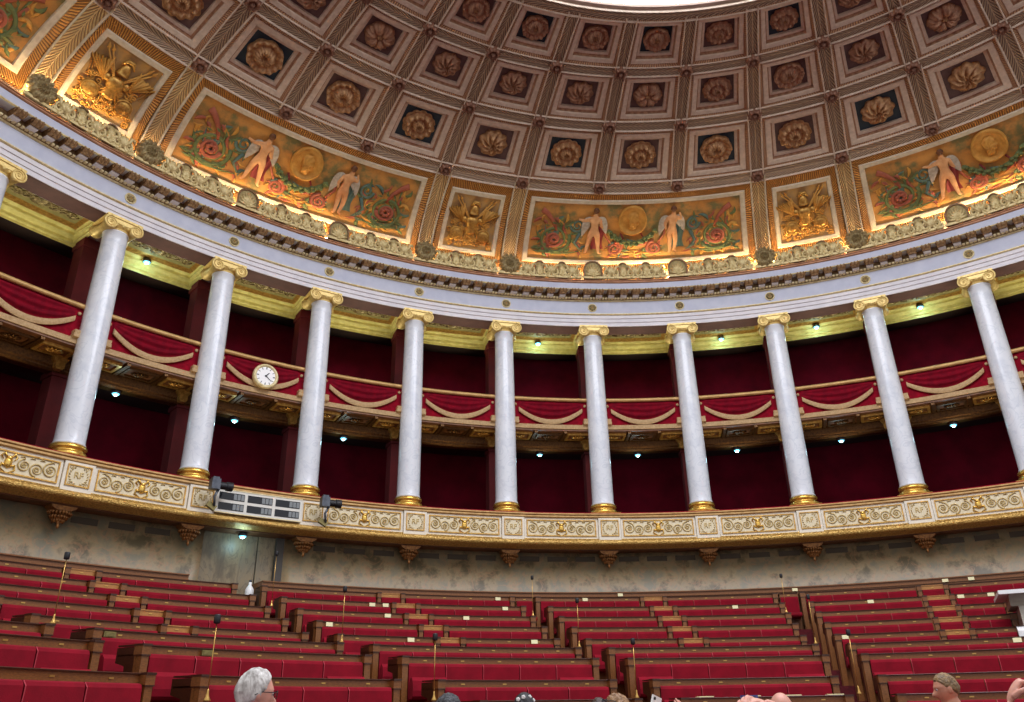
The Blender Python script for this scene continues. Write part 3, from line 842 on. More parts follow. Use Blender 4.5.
# coffers
ros_shapes = [
    (lambda a: 1 + .1 * abs(cos(6 * a)), lambda q, a: .05 + .16 * (1 - q) ** .7 * 0 + .1 * sin(q * pi * 2.2) ** 2 * (1 + .35 * cos(12 * a)) + .05 * (1 - q)),
    (lambda a: 1 + .07 * cos(9 * a), lambda q, a: .05 + .11 * sin(q * pi) * (1 + .5 * sin(9 * a + 7 * q)) + .06 * (q < .28)),
    (lambda a: 1 + .12 * abs(cos(3 * a)), lambda q, a: .05 + .12 * sin(q * pi) * (.6 + .6 * abs(cos(3 * a))) + .03 * cos(18 * a) * q),
    (lambda a: 1 + .09 * abs(cos(4 * a)), lambda q, a: .06 + .12 * abs(sin(q * pi * 1.5)) * (1 + .3 * cos(16 * a)) * (1.1 - .5 * q)),
]
def make_coffer(row, var, teal):
    t0, t1 = TS[row], TS[row + 1]; tc, th = (t0 + t1) / 2, (t1 - t0) / 2; ah = DEL / 2 * DK
    off = doff(tc)
    p = empty('dome_coffer')
    f = lambda x, y, h: dm(tc + y * th, x * ah, h)
    L = 2.2 * (1, .85, .75)[row]
    def ring(m, q0, h0, q1, h1):
        P0 = [(-q0, -q0), (q0, -q0), (q0, q0), (-q0, q0)]; P1 = [(-q1, -q1), (q1, -q1), (q1, q1), (-q1, q1)]
        for i in range(4):
            j = (i + 1) % 4
            m.grid(lambda u, v: f(*[(P0[i][k] * (1 - u) + P0[j][k] * u) * (1 - v) + (P1[i][k] * (1 - u) + P1[j][k] * u) * v for k in (0, 1)], h0 + (h1 - h0) * v),
                   6, 1, lambda u, v: (u * L * q0, v * .06))
    m = MB(); ring(m, .86, -.1, .86, .05); ring(m, .86, .05, .81, .09); ring(m, .81, .09, .74, .03); m.build('outer_moulding', M['eggdim'], p, False, off)
    m = MB(); ring(m, .74, .03, .725, .05); ring(m, .725, .05, .60, .04); ring(m, .60, .04, .59, 0); m.build('cream_frame', M['creamdim'], p, False, off)
    m = MB(); ring(m, .59, 0, .575, -.07); ring(m, .575, -.07, .55, -.08); m.build('gilt_step', M['rosette2'], p, False, off)
    m = MB(); ring(m, .55, -.08, .48, -.09); ring(m, .48, -.09, .475, -.17); m.build('inner_frame', M['creamdim'], p, False, off)
    m = MB(); m.grid(lambda u, v: f((u - .5) * .96, (v - .5) * .96, -.17), 4, 4); m.build('field', M['tealfield' if teal else 'brownfield'], p, False, off)
    rr_ = .385 * L / 2
    Rf, Hf = ros_shapes[var]
    m = MB(); m.polar(lambda a: Rf(a) * rr_, lambda q, a: (Hf(q, a) * 1.5 - .02) * L / 2.2, 12, 72, dm(tc, 0, -.17), dbasis(tc).to_3x3()); ro = m.build('rosette', M['rosette' if row == 0 else 'rosette2'], p, True, off)
    m = MB(); m.polar(lambda a: .2 * rr_ * (1 + .1 * cos(6 * a)), lambda q, a: .16 - .06 * q * q + .015 * cos(6 * a), 5, 24, dm(tc, 0, -.15), dbasis(tc).to_3x3()); m.build('boss', M['rosette'], ro, True, off)
    return p
protos = {}
vis = {0: range(0, 12), 1: range(0, 12), 2: range(1, 11)}
rown = ['lowest', 'middle', 'top']
RNG = random.Random(3)
for row in (0, 1, 2):
    for b in vis[row]:
        if row == 0: teal = b % 2 == 1; var = {5: 0, 6: 0, 7: 3, 4: 1, 3: 0, 2: 3, 1: 3, 8: 0, 9: 1, 10: 1}.get(b, 0)
        elif row == 1: teal = False; var = {5: 1, 6: 2, 7: 0, 4: 1, 3: 1, 2: 2, 8: 3}.get(b, b % 4)
        else: teal = b % 2 == 0; var = {4: 3, 5: 3, 6: 3, 7: 0, 8: 0}.get(b, b % 4)
        key = (row, var, teal)
        if key in protos: q = copy_tree(protos[key])
        else: q = protos[key] = make_coffer(*key)
        dput(q, (TS[row] + TS[row + 1]) / 2, (az(b) + DEL / 2) * DK)
        where = f'above columns {b} and {b+1} from the left' if 1 <= b <= 9 else ('above the left edge column' if b < 1 else ('just past the last column at right' if b == 10 else 'nearest the right edge'))
        tag(q, f'{"teal" if teal else "brown"} rosette coffer, {rown[row]} dome row, {where}', 'coffer', 'rosette coffers of the dome')

# ------------------------------------------------------------------ painted and carved panels at the foot of the dome
def panel_frames(p, half, t0, t1, inn_a, i0, i1, gold_half, off, t_ref):
    def rect(m, A, B, h0, h1, n=24):
        """A,B = (a_half,t0,t1)"""
        P0 = [(-A[0], A[1]), (A[0], A[1]), (A[0], A[2]), (-A[0], A[2])]; P1 = [(-B[0], B[1]), (B[0], B[1]), (B[0], B[2]), (-B[0], B[2])]
        for i in range(4):
            j = (i + 1) % 4; ln = (2 * A[0] * .27) if i % 2 == 0 else 2.1
            m.grid(lambda u, v: dm(*[(P0[i][k] * (1 - u) + P0[j][k] * u) * (1 - v) + (P1[i][k] * (1 - u) + P1[j][k] * u) * v for k in (1, 0)], h0 + (h1 - h0) * v),
                   n, 1, lambda u, v: (u * ln, v * .1))
    G = (gold_half, 8., 41.8); W = (half, t0, t1); I = (inn_a, i0, i1)
    m = MB(); rect(m, G, G, -.1, .06); rect(m, G, (gold_half - .12, 8.4, 41.3), .06, .09); rect(m, (gold_half - .12, 8.4, 41.3), W, .09, .03); m.build('gilt_frame', M['eggdart'], p, False, off)
    W2 = (half - .1, t0 + .4, t1 - .3)
    m = MB(); rect(m, W, W2, .03, .06); rect(m, W2, (inn_a + .06, i0 - .25, i1 + .2), .06, .05); rect(m, (inn_a + .06, i0 - .25, i1 + .2), I, .05, -.01); m.build('white_frame', M['cream'], p, False, off)
    return I
def surf(x, y, h, tc=25.8):
    """panel-plane metres (x right, y up from mid panel) onto the dome"""
    t = tc + y / .0805
    return dm(t, degrees(x / 15.9), h)
FIG = {}
def figure_mesh(kind):
    if kind == 0:   # legs apart, one arm stretched out, one bent
        v = [(0, 0, .0), (0, 0, .14), (0, 0, .3), (0, 0, .42), (0, 0, .5), (0.01, 0, .6),
             (-.1, 0, -.05), (-.15, .03, -.36), (-.2, 0, -.68), (-.25, .05, -.72), (.09, 0, -.05), (.12, .03, -.36), (.15, 0, -.7), (.22, .05, -.74),
             (-.14, 0, .4), (-.3, .02, .36), (-.47, .04, .4), (.14, 0, .39), (.2, .03, .18), (.33, .05, .06)]
    else:           # weight on one leg, arm raised to the head
        v = [(0, 0, .0), (.01, 0, .14), (.02, 0, .3), (.03, 0, .42), (.05, 0, .5), (.06, 0, .6),
             (-.07, 0, -.05), (-.05, .03, -.36), (-.06, 0, -.7), (-.1, .05, -.74), (.08, 0, -.05), (.1, .04, -.36), (.05, 0, -.68), (.12, .05, -.73),
             (-.11, 0, .39), (-.19, .02, .2), (-.14, .05, .04), (.16, 0, .4), (.27, .03, .34), (.22, .05, .55)]
    e = [(0, 1), (1, 2), (2, 3), (3, 4), (4, 5), (0, 6), (6, 7), (7, 8), (8, 9), (0, 10), (10, 11), (11, 12), (12, 13), (3, 14), (14, 15), (15, 16), (3, 17), (17, 18), (18, 19)]
    r = [.115, .1, .125, .09, .05, .09, .09, .065, .038, .03, .09, .065, .038, .03, .06, .045, .028, .06, .045, .028]
    V, F = eval_mesh(v, e, r, 2)
    return V, F
for k in (0, 1): FIG[k] = figure_mesh(k)
def make_painting():
    off = doff(26)
    p = empty('painted_panel')
    I = panel_frames(p, 12.65, 12., 39.2, 12.05, 14.2, 37.5, 13.35, off, 24)
    m = MB(); m.grid(lambda u, v: dm(I[1] + (I[2] - I[1]) * v, (u - .5) * 2 * I[0], -.02), 40, 6); m.build('painted_field', M['painted'], p, True, off)
    Y0 = .09
    # medallion with a head in profile
    md = MB(); c = (-.08, .46)
    md.add(*(lambda mm: ([surf(c[0] + x, c[1] + z, -y) for x, y, z in mm.v], mm.f))(MB().polar(lambda a: .46, lambda q, a: .03 + .05 * (q > .86) + .02 * (q > .7) - .0 * q, 16, 48)))
    med = md.build('medallion', M['ochre'], p, True, off)
    hd = MB()
    prof_ = [(-.1, -.26), (.1, -.27), (.13, -.16), (.2, -.12), (.2, -.05), (.24, 0), (.2, .1), (.18, .2), (.08, .28), (-.08, .27), (-.17, .16), (-.17, .02), (-.11, -.08)]
    def headR(a):
        x, z = cos(a), sin(a)
        best = .2
        for i in range(len(prof_)):
            (x0_, z0_), (x1_, z1_) = prof_[i], prof_[(i + 1) % len(prof_)]
            d = x * (z1_ - z0_) - z * (x1_ - x0_)
            if abs(d) < 1e-9: continue
            s = (x0_ * (z1_ - z0_) - z0_ * (x1_ - x0_)) / d; w = (x0_ * z - z0_ * x) / d
            if s > 0 and -1e-6 <= w <= 1 + 1e-6: best = s
        return best
    hm = MB().polar(headR, lambda q, a: .03 + .09 * sqrt(max(0, 1 - q * q)) + .012 * cos(7 * a + 9 * q), 10, 60)
    hd.add([surf(c[0] + x, c[1] + z - .02, -y) for x, y, z in hm.v], hm.f); hd.build('profile_head', M['ochre'], med, True, off)
    # winged figures
    for k, (fx, sc) in enumerate(((-1.3, 1.), (1.18, 1.))):
        V, F = FIG[k]
        m = MB(); m.add([surf(fx + v.x * 1.15, Y0 + .0 + v.z * 1.04, .06 - v.y * .55) for v in V], F); fo = m.build('winged_figure', M['skin1'], p, True, off)
        hr = MB(); hr.add(*(lambda mm: ([surf(fx + x + (.01, .06)[k], Y0 + .665 + z, .08 - y * .6) for x, y, z in mm.v], mm.f))(MB().ball((0, 0, .03), (.1, .1, .085), 12, 8))); hr.build('hair', M['soffitdark'], fo, True, off)
        for s in (-1, 1):
            w = MB()
            n = 14; pts = []
            for j in range(n + 1):
                u = j / n; pts.append((s * (.08 + .34 * sin(u * pi * .62)), .46 + .14 * sin(u * pi) - .62 * u ** 1.6 * (1 if s < 0 else .85)))
            w.grid(lambda u, v: surf(fx + pts[int(round(u * n))][0] * (.35 + .65 * v), Y0 + .36 + (pts[int(round(u * n))][1] - .36) * (.3 + .7 * v), .035 + .02 * sin(v * pi) + .008 * sin(u * n * 2.1)), n, 5)
            w.build('wing', M['wing'], fo, True, off)
    # drapery
    for k, (fx, mm_) in enumerate(((-1.12, 'crimson'), (1.42, 'teal'))):
        m = MB(); m.grid(lambda u, v: surf(fx + (u - .5) * (.22 + .18 * v) - .08 * v + .03 * sin(v * 7), Y0 + .2 - v * .78, .03 + .03 * sin(u * 4 * pi + v * 2)), 14, 12); m.build('drapery', M[mm_], p, True, off)
    # scrolls, foliage and garlands
    def tubeS(m, pts, r0, r1, n=6, h=.02):
        K = len(pts); t_ = MB(); t_.tube([(x, 0, z) for x, z in pts], [r0 + (r1 - r0) * k / (K - 1) for k in range(K)], n)
        m.add([surf(x, z, h * .5 - y * .3) for x, y, z in t_.v], t_.f)
    for s in (-1, 1):
        cx, cy = s * 2.55, -.2
        g = MB(); q = spiral(cx, cy, .5, 2.6, (pi if s > 0 else 0) + .4, s, 0, 60, .12); tubeS(g, [(x, z) for x, _, z in q], .06, .02)
        tubeS(g, [(s * 3.0, -.62), (s * 2.6, -.72), (s * 2.1, -.68), (s * 1.75, -.6)], .05, .02)
        for j in range(16):
            a = j * .42; rad = .58 - .008 * j
            x, z = cx + rad * cos(a), cy + rad * sin(a)
            if abs(z) > .82 or abs(x) > 3.15: continue
            g.add([surf(x + .09 * cos(a + 1) * u + .035 * w * sin(a + 1), z + .09 * sin(a + 1) * u - .035 * w * cos(a + 1), .03 + .02 * (1 - abs(u))) for u, w in ((-1, 0), (0, 1), (1, 0), (0, -1))], [(0, 1, 2, 3)])
        g.build('green_scroll', M['green'], p, True, off)
        g = MB(); q = spiral(cx + s * .02, cy, .28, 1.8, (pi if s > 0 else 0), s, 0, 40, .15); tubeS(g, [(x, z) for x, _, z in q], .07, .03)
        tubeS(g, [(cx - s * .05, .1), (cx + s * .1, .4), (cx + s * .32, .62), (cx + s * .5, .72)], .05, .09)
        for j in range(7):
            a = j * .9; g.add(*(lambda mm2: ([surf(cx + s * .02 + .1 * cos(a) + x, cy + .1 * sin(a) + z, .05 - y) for x, y, z in mm2.v], mm2.f))(MB().ball((0, 0, 0), (.06, .04, .06), 8, 6)))
        g.build('coral_scroll', M['coral'], p, True, off)
        g = MB(); q = spiral(s * 1.85, .28, .22, 1.7, 0 if s > 0 else pi, -s, 0, 36, .15); tubeS(g, [(x, z) for x, _, z in q], .05, .02)
        tubeS(g, [(s * 1.75, .05), (s * 1.9, -.3), (s * 1.7, -.55)], .06, .03)
        g.build('teal_scroll', M['teal'], p, True, off)
        g = MB(); q = spiral(s * .62, -.48, .24, 2, pi / 2, s, 0, 40, .1); tubeS(g, [(x, z) for x, _, z in q], .06, .03)
        tubeS(g, [(s * .75, -.3), (s * .95, .0), (s * .9, .3)], .03, .05); g.build('coral_rosette', M['coral'], p, True, off)
    g = MB(); tubeS(g, [(-.85, .12)] + [(-.08 + .75 * (u - .5) * 2, .12 - .42 * (1 - (2 * u - 1) ** 2)) for u in [k / 12 for k in range(13)]] + [(.7, .12)], .07, .07, 8)
    for j in range(26):
        u = j / 25; x = -.08 + .75 * (u - .5) * 2; z = .12 - .42 * (1 - (2 * u - 1) ** 2)
        g.add(*(lambda mm2: ([surf(x + xx, z + .07 * sin(j * 2.4) + zz, .05 - yy) for xx, yy, zz in mm2.v], mm2.f))(MB().ball((0, 0, 0), (.07, .05, .055), 7, 5)))
    g.build('garland', M['green'], p, True, off)
    g = MB()
    for j in range(5):
        x = -.7 + .32 * j; tubeS(g, [(x, -.62), (x + .1, -.72 + .04 * (j % 2)), (x + .24, -.66), (x + .32, -.6)], .045, .03)
    g.build('ochre_scroll', M['ochre'], p, True, off)
    rg = random.Random(5)
    for nm, mt, cnt in (('green_foliage', 'green', 70), ('coral_foliage', 'coral', 46), ('ochre_foliage', 'ochre', 60), ('teal_foliage', 'teal', 34)):
        g = MB()
        for j in range(cnt):
            s = rg.choice((-1, 1)); x = s * rg.uniform(1.6, 3.2) if rg.random() < .75 else rg.uniform(-.9, .8); z = rg.uniform(-.82, .5) if abs(x) > 1.6 else rg.uniform(-.82, -.2)
            if 1.0 < abs(x) < 1.62: continue
            a = rg.uniform(0, 6.28); L_ = rg.uniform(.1, .22); w_ = rg.uniform(.03, .06); bend = rg.uniform(-1, 1) * .1
            pts = []
            for u in range(7):
                q_ = u / 6 - .5; ax = x + L_ * 2 * q_ * cos(a) - bend * (q_ * q_ * 4) * sin(a); az_ = z + L_ * 2 * q_ * sin(a) + bend * (q_ * q_ * 4) * cos(a)
                pts.append((max(-3.28, min(3.28, ax)), max(-.9, min(.9, az_))))
            t_ = MB(); t_.tube([(x_, 0, z_) for x_, z_ in pts], [.006, w_ * .6, w_, w_, w_ * .8, w_ * .5, .005], 5)
            g.add([surf(x_, z_, .004 - y_ * .22) for x_, y_, z_ in t_.v], t_.f)
        fo_ = g.build(nm, M[mt], p, True, off); fo_['kind'] = 'stuff'
    g = MB()
    for sx in (-.45, .2):
        tubeS(g, [(sx, .05), (sx + .1, -.12), (sx + .05, -.28), (sx + .14, -.4)], .03, .015)
    g.build('ribbon', M['crimson'], p, True, off)
    return p
def make_trophy():
    off = doff(26)
    p = empty('trophy_panel')
    I = panel_frames(p, 3.22, 12.8, 38.3, 2.72, 15., 36.5, 3.85, off, 24)
    m = MB(); m.grid(lambda u, v: dm(I[1] + (I[2] - I[1]) * v, (u - .5) * 2 * I[0], -.02), 12, 8); m.build('ground', M['reliefbg'], p, True, off)
    def place(mb_, x, y, h, rot=0):
        c_, s_ = cos(rot), sin(rot)
        return [surf(x + a * c_ - c * s_, y + a * s_ + c * c_, h - b) for a, b, c in mb_.v], mb_.f
    m = MB()
    m.add(*place(MB().lathe([(.001, -.3), (.14, -.3), (.17, -.2), (.13, -.08), (.2, .08), (.22, .2), (.12, .3), (.001, .32)], n=20, sq=.6), 0, -.05, .02))
    for s in (-1, 1):
        m.add(*place(MB().ball((s * .24, 0, .18), (.09, .07, .1), 10, 6), 0, -.05, .03))
    for j in range(7):
        m.add(*place(MB().box(((j - 3) * .045, -.0, -.36), (.03, .06, .14)), 0, -.05, .04))
    m.build('cuirass', M['gold'], p, True, off)
    m = MB(); m.add(*place(MB().lathe([(.001, .2), (.08, .18), (.13, .06), (.14, -.04), (.17, -.06), (.1, -.08)], n=18, sq=.8), 0, .42, .04))
    m.add(*place(MB().tube([(-.14, 0, .16), (-.05, 0, .27), (.08, 0, .27), (.17, 0, .14)], [.03, .05, .05, .02], 8), 0, .42, .05)); m.build('helmet', M['gold'], p, True, off)
    rg = random.Random(8); m = MB()
    for j in range(60):
        x, z = rg.uniform(-.68, .68), rg.uniform(-.8, .1); r_ = rg.uniform(.04, .1); q = spiral(x, z, r_, 1.2, rg.uniform(0, 6), rg.choice((-1, 1)), 0, 14)
        m.tube([surf(max(-.74, min(.74, x_)), max(-.84, min(.84, z_)), .015) for x_, _, z_ in q], .022, 5)
    m.build('relief_scrolls', M['ochre'], p, True, off)['kind'] = 'stuff'
    for s in (-1, 1):
        for k, (x0_, x1_) in enumerate(((.6, -.5), (.4, -.62))):
            m = MB(); m.tube([surf(-s * x0_ * .9, -.62, .03), surf(0, (-.62 + .72) / 2, .05), surf(-s * x1_ * .95, .7, .03)], .022, 6)
            m.add(*place(MB().lathe([(.001, .12), (.045, 0), (.001, -.06)], n=8), -s * x1_ * .95, .72, .03, s * -.6)); m.build('spear', M['ochre'], p, True, off)
        m = MB(); m.add(*place(MB().polar(lambda a: .2 * (1 + .12 * abs(sin(a))), lambda q, a: .05 + .07 * (1 - q * q) + .03 * (q > .8), 10, 32), s * .42, -.34, .02)); m.build('shield', M['gold'], p, True, off)
        m = MB()
        for j in range(9):
            a = pi / 2 + s * (-.2 + j * .13); L = .5 + .05 * (j % 2)
            m.tube([surf(s * .28, .02, .02), surf(s * .28 + s * .5 * abs(cos(a)) * .8 + s * .03 * j, .05 + L * .5 * sin(a) + .2, .05), surf(s * (.34 + .035 * j), .62 - .075 * j, .02)], [.01, .04, .01], 5)
        m.build('palm_spray', M['ochre'], p, True, off)
        m = MB()
        for j in range(6):
            q = spiral(s * (.12 + .09 * j), -.55 + .03 * (j % 3), .09, 1.3, j, s, 0, 16); m.tube([surf(x, z, .03) for x, _, z in q], .025, 5)
        m.build('acanthus', M['gold'], p, True, off)
    return p
pp2 = None
for c, nm in ((-1.5, 'cut off at the top left corner'), (2.5, 'at left above the clock, showing two winged youths whole'), (6.5, 'at the centre, directly above the middle of the colonnade'), (10.5, 'at the right edge, cut off by the picture')):
    if pp2 is None: q = pp2 = make_painting()
    else: q = copy_tree(pp2)
    dput(q, 26, az(c) * DK); tag(q, f'wide painted panel with medallion, {nm}', 'painted panel', 'wide painted panels of the dome')
tp = None
for c, nm in ((.5, 'near the top left corner'), (4.5, 'just left of the central painted panel'), (8.5, 'just right of the central painted panel')):
    if tp is None: q = tp = make_trophy()
    else: q = copy_tree(tp)
    dput(q, 26, az(c) * DK); tag(q, f'small gilded relief panel with trophy of arms, {nm}', 'relief panel', 'gilded trophy panels of the dome')

# ------------------------------------------------------------------ gilded cresting on the cornice
RC = 16.07
def cp(x, y, z): return pw(x, y, z, RC)
def mk_shell(R=.31, H=.64, d=.16):  # rim is split off so a darker bronze can paint its shading
    m = MB(); n = 18
    out = [(-R, 0)] + [(R * cos(pi - pi * k / n) , H - R + R * sin(pi - pi * k / n)) for k in range(n + 1)] + [(R, 0)]
    rim = MB(); rim.prism(out, 0, d)
    inn = [(x * .84, .02 + z * .9) for x, z in out]
    K = len(out)
    rim.add([(x, 0, z) for x, z in out] + [(x, -.05, z) for x, z in out] + [(x, -.05, z) for x, z in inn] + [(x, .0, z) for x, z in inn],
          [(k + q * K, k + 1 + q * K, k + 1 + (q + 1) * K, k + (q + 1) * K) for q in (0, 1, 2) for k in range(K - 1)])
    for k in range(9):
        a = pi * (k + .5) / 9
        m.tube([(0, -.02, .1), (.45 * R * cos(a), -.05, .1 + .45 * (H - .16) * sin(a)), (.8 * R * cos(a), -.03, .1 + .84 * (H - .14) * sin(a))], [.02, .04, .03], 6)
    m.ball((0, -.05, .09), (.06, .05, .06), 8, 6)
    m.prism(inn, -.012, .0)
    return rim, m
def mk_scroll(w=.56):
    m = MB()
    for s in (-1, 1):
        q = spiral(s * .15, .14, .12, 1.7, -pi / 2, -s, -.03, 30, .15); m.tube(q, [.04 * (1 - .5 * k / 30) for k in range(31)], 6)
        q = spiral(s * .24, .08, .07, 1.4, pi / 2, s, -.02, 20, .2); m.tube(q, .026, 6)
        m.tube([(s * .06, -.02, .05), (s * .16, -.06, .3), (s * .25, -.03, .33), (s * .29, 0, .26)], [.03, .05, .035, .015], 6)
    for k in range(5):
        a = pi / 2 + (k - 2) * .42
        m.tube([(0, -.02, .08), (.13 * cos(a), -.08, .1 + .15 * sin(a)), (.2 * cos(a), -.03, .1 + .25 * sin(a))], [.03, .045, .015], 6)
    m.prism([(-w / 2, 0), (w / 2, 0), (w / 2, .09), (.2, .2), (0, .27), (-.2, .2), (-w / 2, .09)], .01, .07)
    return m
def mk_disc():
    m = MB()
    m.polar(lambda a: .33 + .025 * cos(13 * a), lambda q, a: .05 + .1 * abs(sin(q * pi * 2)) * (1 + .35 * cos(13 * a)) + .04 * (1 - q), 14, 78, (0, 0, .36))
    m.prism([(.3 * cos(2 * pi * k / 20), .36 + .3 * sin(2 * pi * k / 20)) for k in range(20)], .0, .12)
    m.prism([(-.34, 0), (.34, 0), (.3, .1), (.18, .14), (-.18, .14), (-.3, .1)], -.03, .1)
    return m
W = DEL * pi / 180 * RC
def crest(border):
    p = empty('gilded_cresting')
    m = MB(); m.grid(lambda u, v: cp(u * (W - .012) - .355, -.05, v * .07), 12, 1); m.grid(lambda u, v: cp(u * (W - .012) - .355, -.05 + .15 * v, .07), 12, 1); m.build('base_strip', M['crestgold'], p)
    if border: big = mk_disc(); big.warp(cp); big.build('crest_rosette', M['antique'], p, True)
    else:
        rim, big = mk_shell(); rim.warp(cp); big.warp(cp); o = rim.build('crest_shell', M['bronze'], p); big.build('fluting', M['crestgold'], o, True)
    for fx in (.36, .63):
        rim, m = mk_shell(.15, .58, .12); sh = lambda q: [cp(x + fx * W, y, z) for x, y, z in q]; rim.v = sh(rim.v); m.v = sh(m.v); o = rim.build('small_shell', M['bronze'], p); m.build('fluting', M['crestgold'], o, True)
    for fx in (.215, .495, .748):
        m = mk_scroll(); m.v = [cp(x + fx * W, y * 1.15, z * 1.35) for x, y, z in m.v]; m.build('leaf_scroll', M['crestgold'], p, True)
    return p
cr = {}
for i in range(0, 11):
    b = i % 4 in (0, 1)
    q = copy_tree(cr[b]) if b in cr else cr.setdefault(b, crest(b))
    put(q, RC, az(i), 14.068)
    nm = 'at the left edge' if i == 0 else f'starting above the {ORD[i-1]} full column from the left'
    tag(q, f'gilded cresting with a {"round rosette" if b else "shell"}, {nm}', 'cresting', 'cresting along the cornice')

# ------------------------------------------------------------------ clock, display board, projectors, spots
ck = empty('wall_clock')
RX = Matrix.Rotation(pi / 2, 3, 'X')
m = MB(); m.lathe([(.24, -.1), (.33, -.1), (.345, -.02), (.34, .03), (.31, .06), (.285, .06), (.27, .03), (.24, .02)], n=48, mx=RX); m.build('bezel', M['palegold'], ck, True)
m = MB(); m.lathe([(.001, .025), (.285, .025), (.285, -.05), (.001, -.05)], n=40, mx=RX); dl = m.build('dial', M['clockface'], ck)
m = MB()
for k in range(12):
    a = k * pi / 6; big = .022 if k % 3 == 0 else .014
    m.box((.22 * sin(a), -.028, .22 * cos(a)), (big, .006, .06), Matrix.Rotation(a, 3, 'Y'))
m.build('hour_marks', M['ink'], dl)
for nm, L, a, w in (('hour_hand', .13, radians(40), .02), ('minute_hand', .2, radians(128), .013)):
    m = MB(); m.prism([(-w, -.03), (w, -.03), (w * .4, L), (-w * .4, L)], -.038, -.03)
    R_ = Matrix.Rotation(a, 3, 'Y'); m.v = [tuple(R_ @ Vector(v)) for v in m.v]; m.build(nm, M['ink'], dl)
put(ck, 16.93, -38.38, 9.83); tag(ck, 'round white-faced clock in a gilt bezel on the red gallery parapet', 'clock')

bd = empty('display_board')
BW = 7.5 * pi / 180 * 16.1
pb = lambda x, y, z: pw(x, y, z, 16.1)
m = MB(); m.grid(lambda u, v: pb((u - .5) * BW, .0, v * .56), 10, 1); m.grid(lambda u, v: pb((u - .5) * BW, .05 * v, .56), 10, 1); m.grid(lambda u, v: pb((.5 - u) * BW, .05 * v, 0), 10, 1)
m.grid(lambda u, v: pb((.5 - u) * BW, .05, v * .56), 10, 1)
for s in (-1, 1): m.grid(lambda u, v: pb(s * BW / 2, .05 * v, u * .56), 1, 1)
m.build('housing', M['offwhite'], bd)
for r_ in (0, 1):
    for c in (-1, 0, 1):
        x0_ = c * BW * .325 - BW * .145; z0_ = .075 + r_ * .24
        m = MB(); m.grid(lambda u, v: pb(x0_ + BW * .29 * u, -.006, z0_ + .17 * v), 4, 1); w = m.build('display_window', M['glassdark'], bd)
        m = MB()
        for k in range(3):
            m.grid(lambda u, v: pb(x0_ + BW * (.165 + .042 * k) + BW * .035 * u, -.01, z0_ + .02 + .13 * v), 2, 1)
        m.build('grey_digits', M['greyglass'], w)
m = MB()
for z in (0.0, .545):
    m.grid(lambda u, v: pb((u - .5) * BW, -.012, z + .02 * v), 10, 1)
m.build('edge_trim', M['palegold'], bd)
put(bd, 16.1, -38.55, 5.9); tag(bd, 'off-white six-window display board on the lower balcony under the clock', 'display board')
def projector():
    p = empty('projector_lamp')
    m = MB(); m.tube([(0, .1, -.42), (-.06, -.08, -.38), (-.1, -.12, -.2), (0, -.1, .0)], .03, 6); m.build('bracket_arm', M['greymetal'], p, True)
    m = MB(); m.box((-.1, 0, -.4), (.22, .1, .12), Matrix.Rotation(.5, 3, 'Y')); m.build('bracket_foot', M['oldbrass'], p)
    m = MB(); m.box((-.12, -.1, .08), (.2, .2, .24)); m.box((-.12, -.1, .22), (.14, .14, .05)); m.build('body', M['greymetal'], p)
    m = MB(); m.lathe([(.06, -.1), (.085, -.1), (.085, .12), (.105, .14), (.105, .27), (.09, .27), (.08, .2), (.001, .2)], (.02, -.1, .07), 20, Matrix.Rotation(pi / 2, 3, 'Y')); m.build('barrel', M['blackplastic'], p)
    return p
pj = projector(); put(pj, 15.86, -42.6, 6.36); tag(pj, 'black spotlight projector on a bracket at the left end of the display board', 'projector', 'balcony projectors')
q = copy_tree(pj); put(q, 15.86, -32.75, 6.3); tag(q, 'black spotlight projector on a bracket at the right end of the display board', 'projector', 'balcony projectors')

def spot():
    p = empty('ceiling_spotlight')
    m = MB(); m.lathe([(.05, .0), (.06, .02), (.1, .02), (.11, -.03), (.105, -.06), (.085, -.06), (.08, -.02)], n=20); m.build('housing', M['greymetal'], p, True)
    m = MB(); m.ball((0, 0, -.05), (.085, .085, .05), 14, 8); ln = m.build('lens', M['lampglow'], p, True)
    m = MB(); m.ball((0, 0, -.085), (.045, .045, .03), 12, 8); m.build('bulb', M['lampcore'], ln, True)
    return p
sp = spot(); n_ = 0
def lamp(r, a, z, lb, power, g):
    global n_
    q = sp if n_ == 0 else copy_tree(sp); n_ += 1
    put(q, r, a, z); tag(q, lb, 'spotlight', g)
    l = bpy.data.lights.new('spot_glow', 'POINT'); l.energy = power; l.color = (.45, .85, 1); l.shadow_soft_size = .06
    o = bpy.data.objects.new('spot_glow', l); COL.objects.link(o); o.location = pol(r - .03, a, z - .2)
    return q
for a, i in ((-48.27, 1), (-9.76, 5), (9.44, 7), (18.86, 8), (28.45, 9)):
    lamp(18.5, a, 12.94, f'bluish spotlight in the yellow ceiling coffer between the {ORD[i-1]} and {ORD[i]} full columns', 6, 'spotlights of the upper gallery')
for a, i in ((-48.99, 1), (-39.28, 2), (-29.43, 3), (-10.19, 5), (-.37, 6), (9.33, 7), (19.02, 8), (28.62, 9)):
    lamp(18.15, a, 8.94, f'bluish spotlight under the upper gallery between the {ORD[i-1]} and {ORD[i]} full columns', 6, 'spotlights of the lower gallery')
lamp(16.7, -38.95, 5.6, 'bluish spotlight under the balcony above the marble doorway', 7, 'spotlights under the balcony')

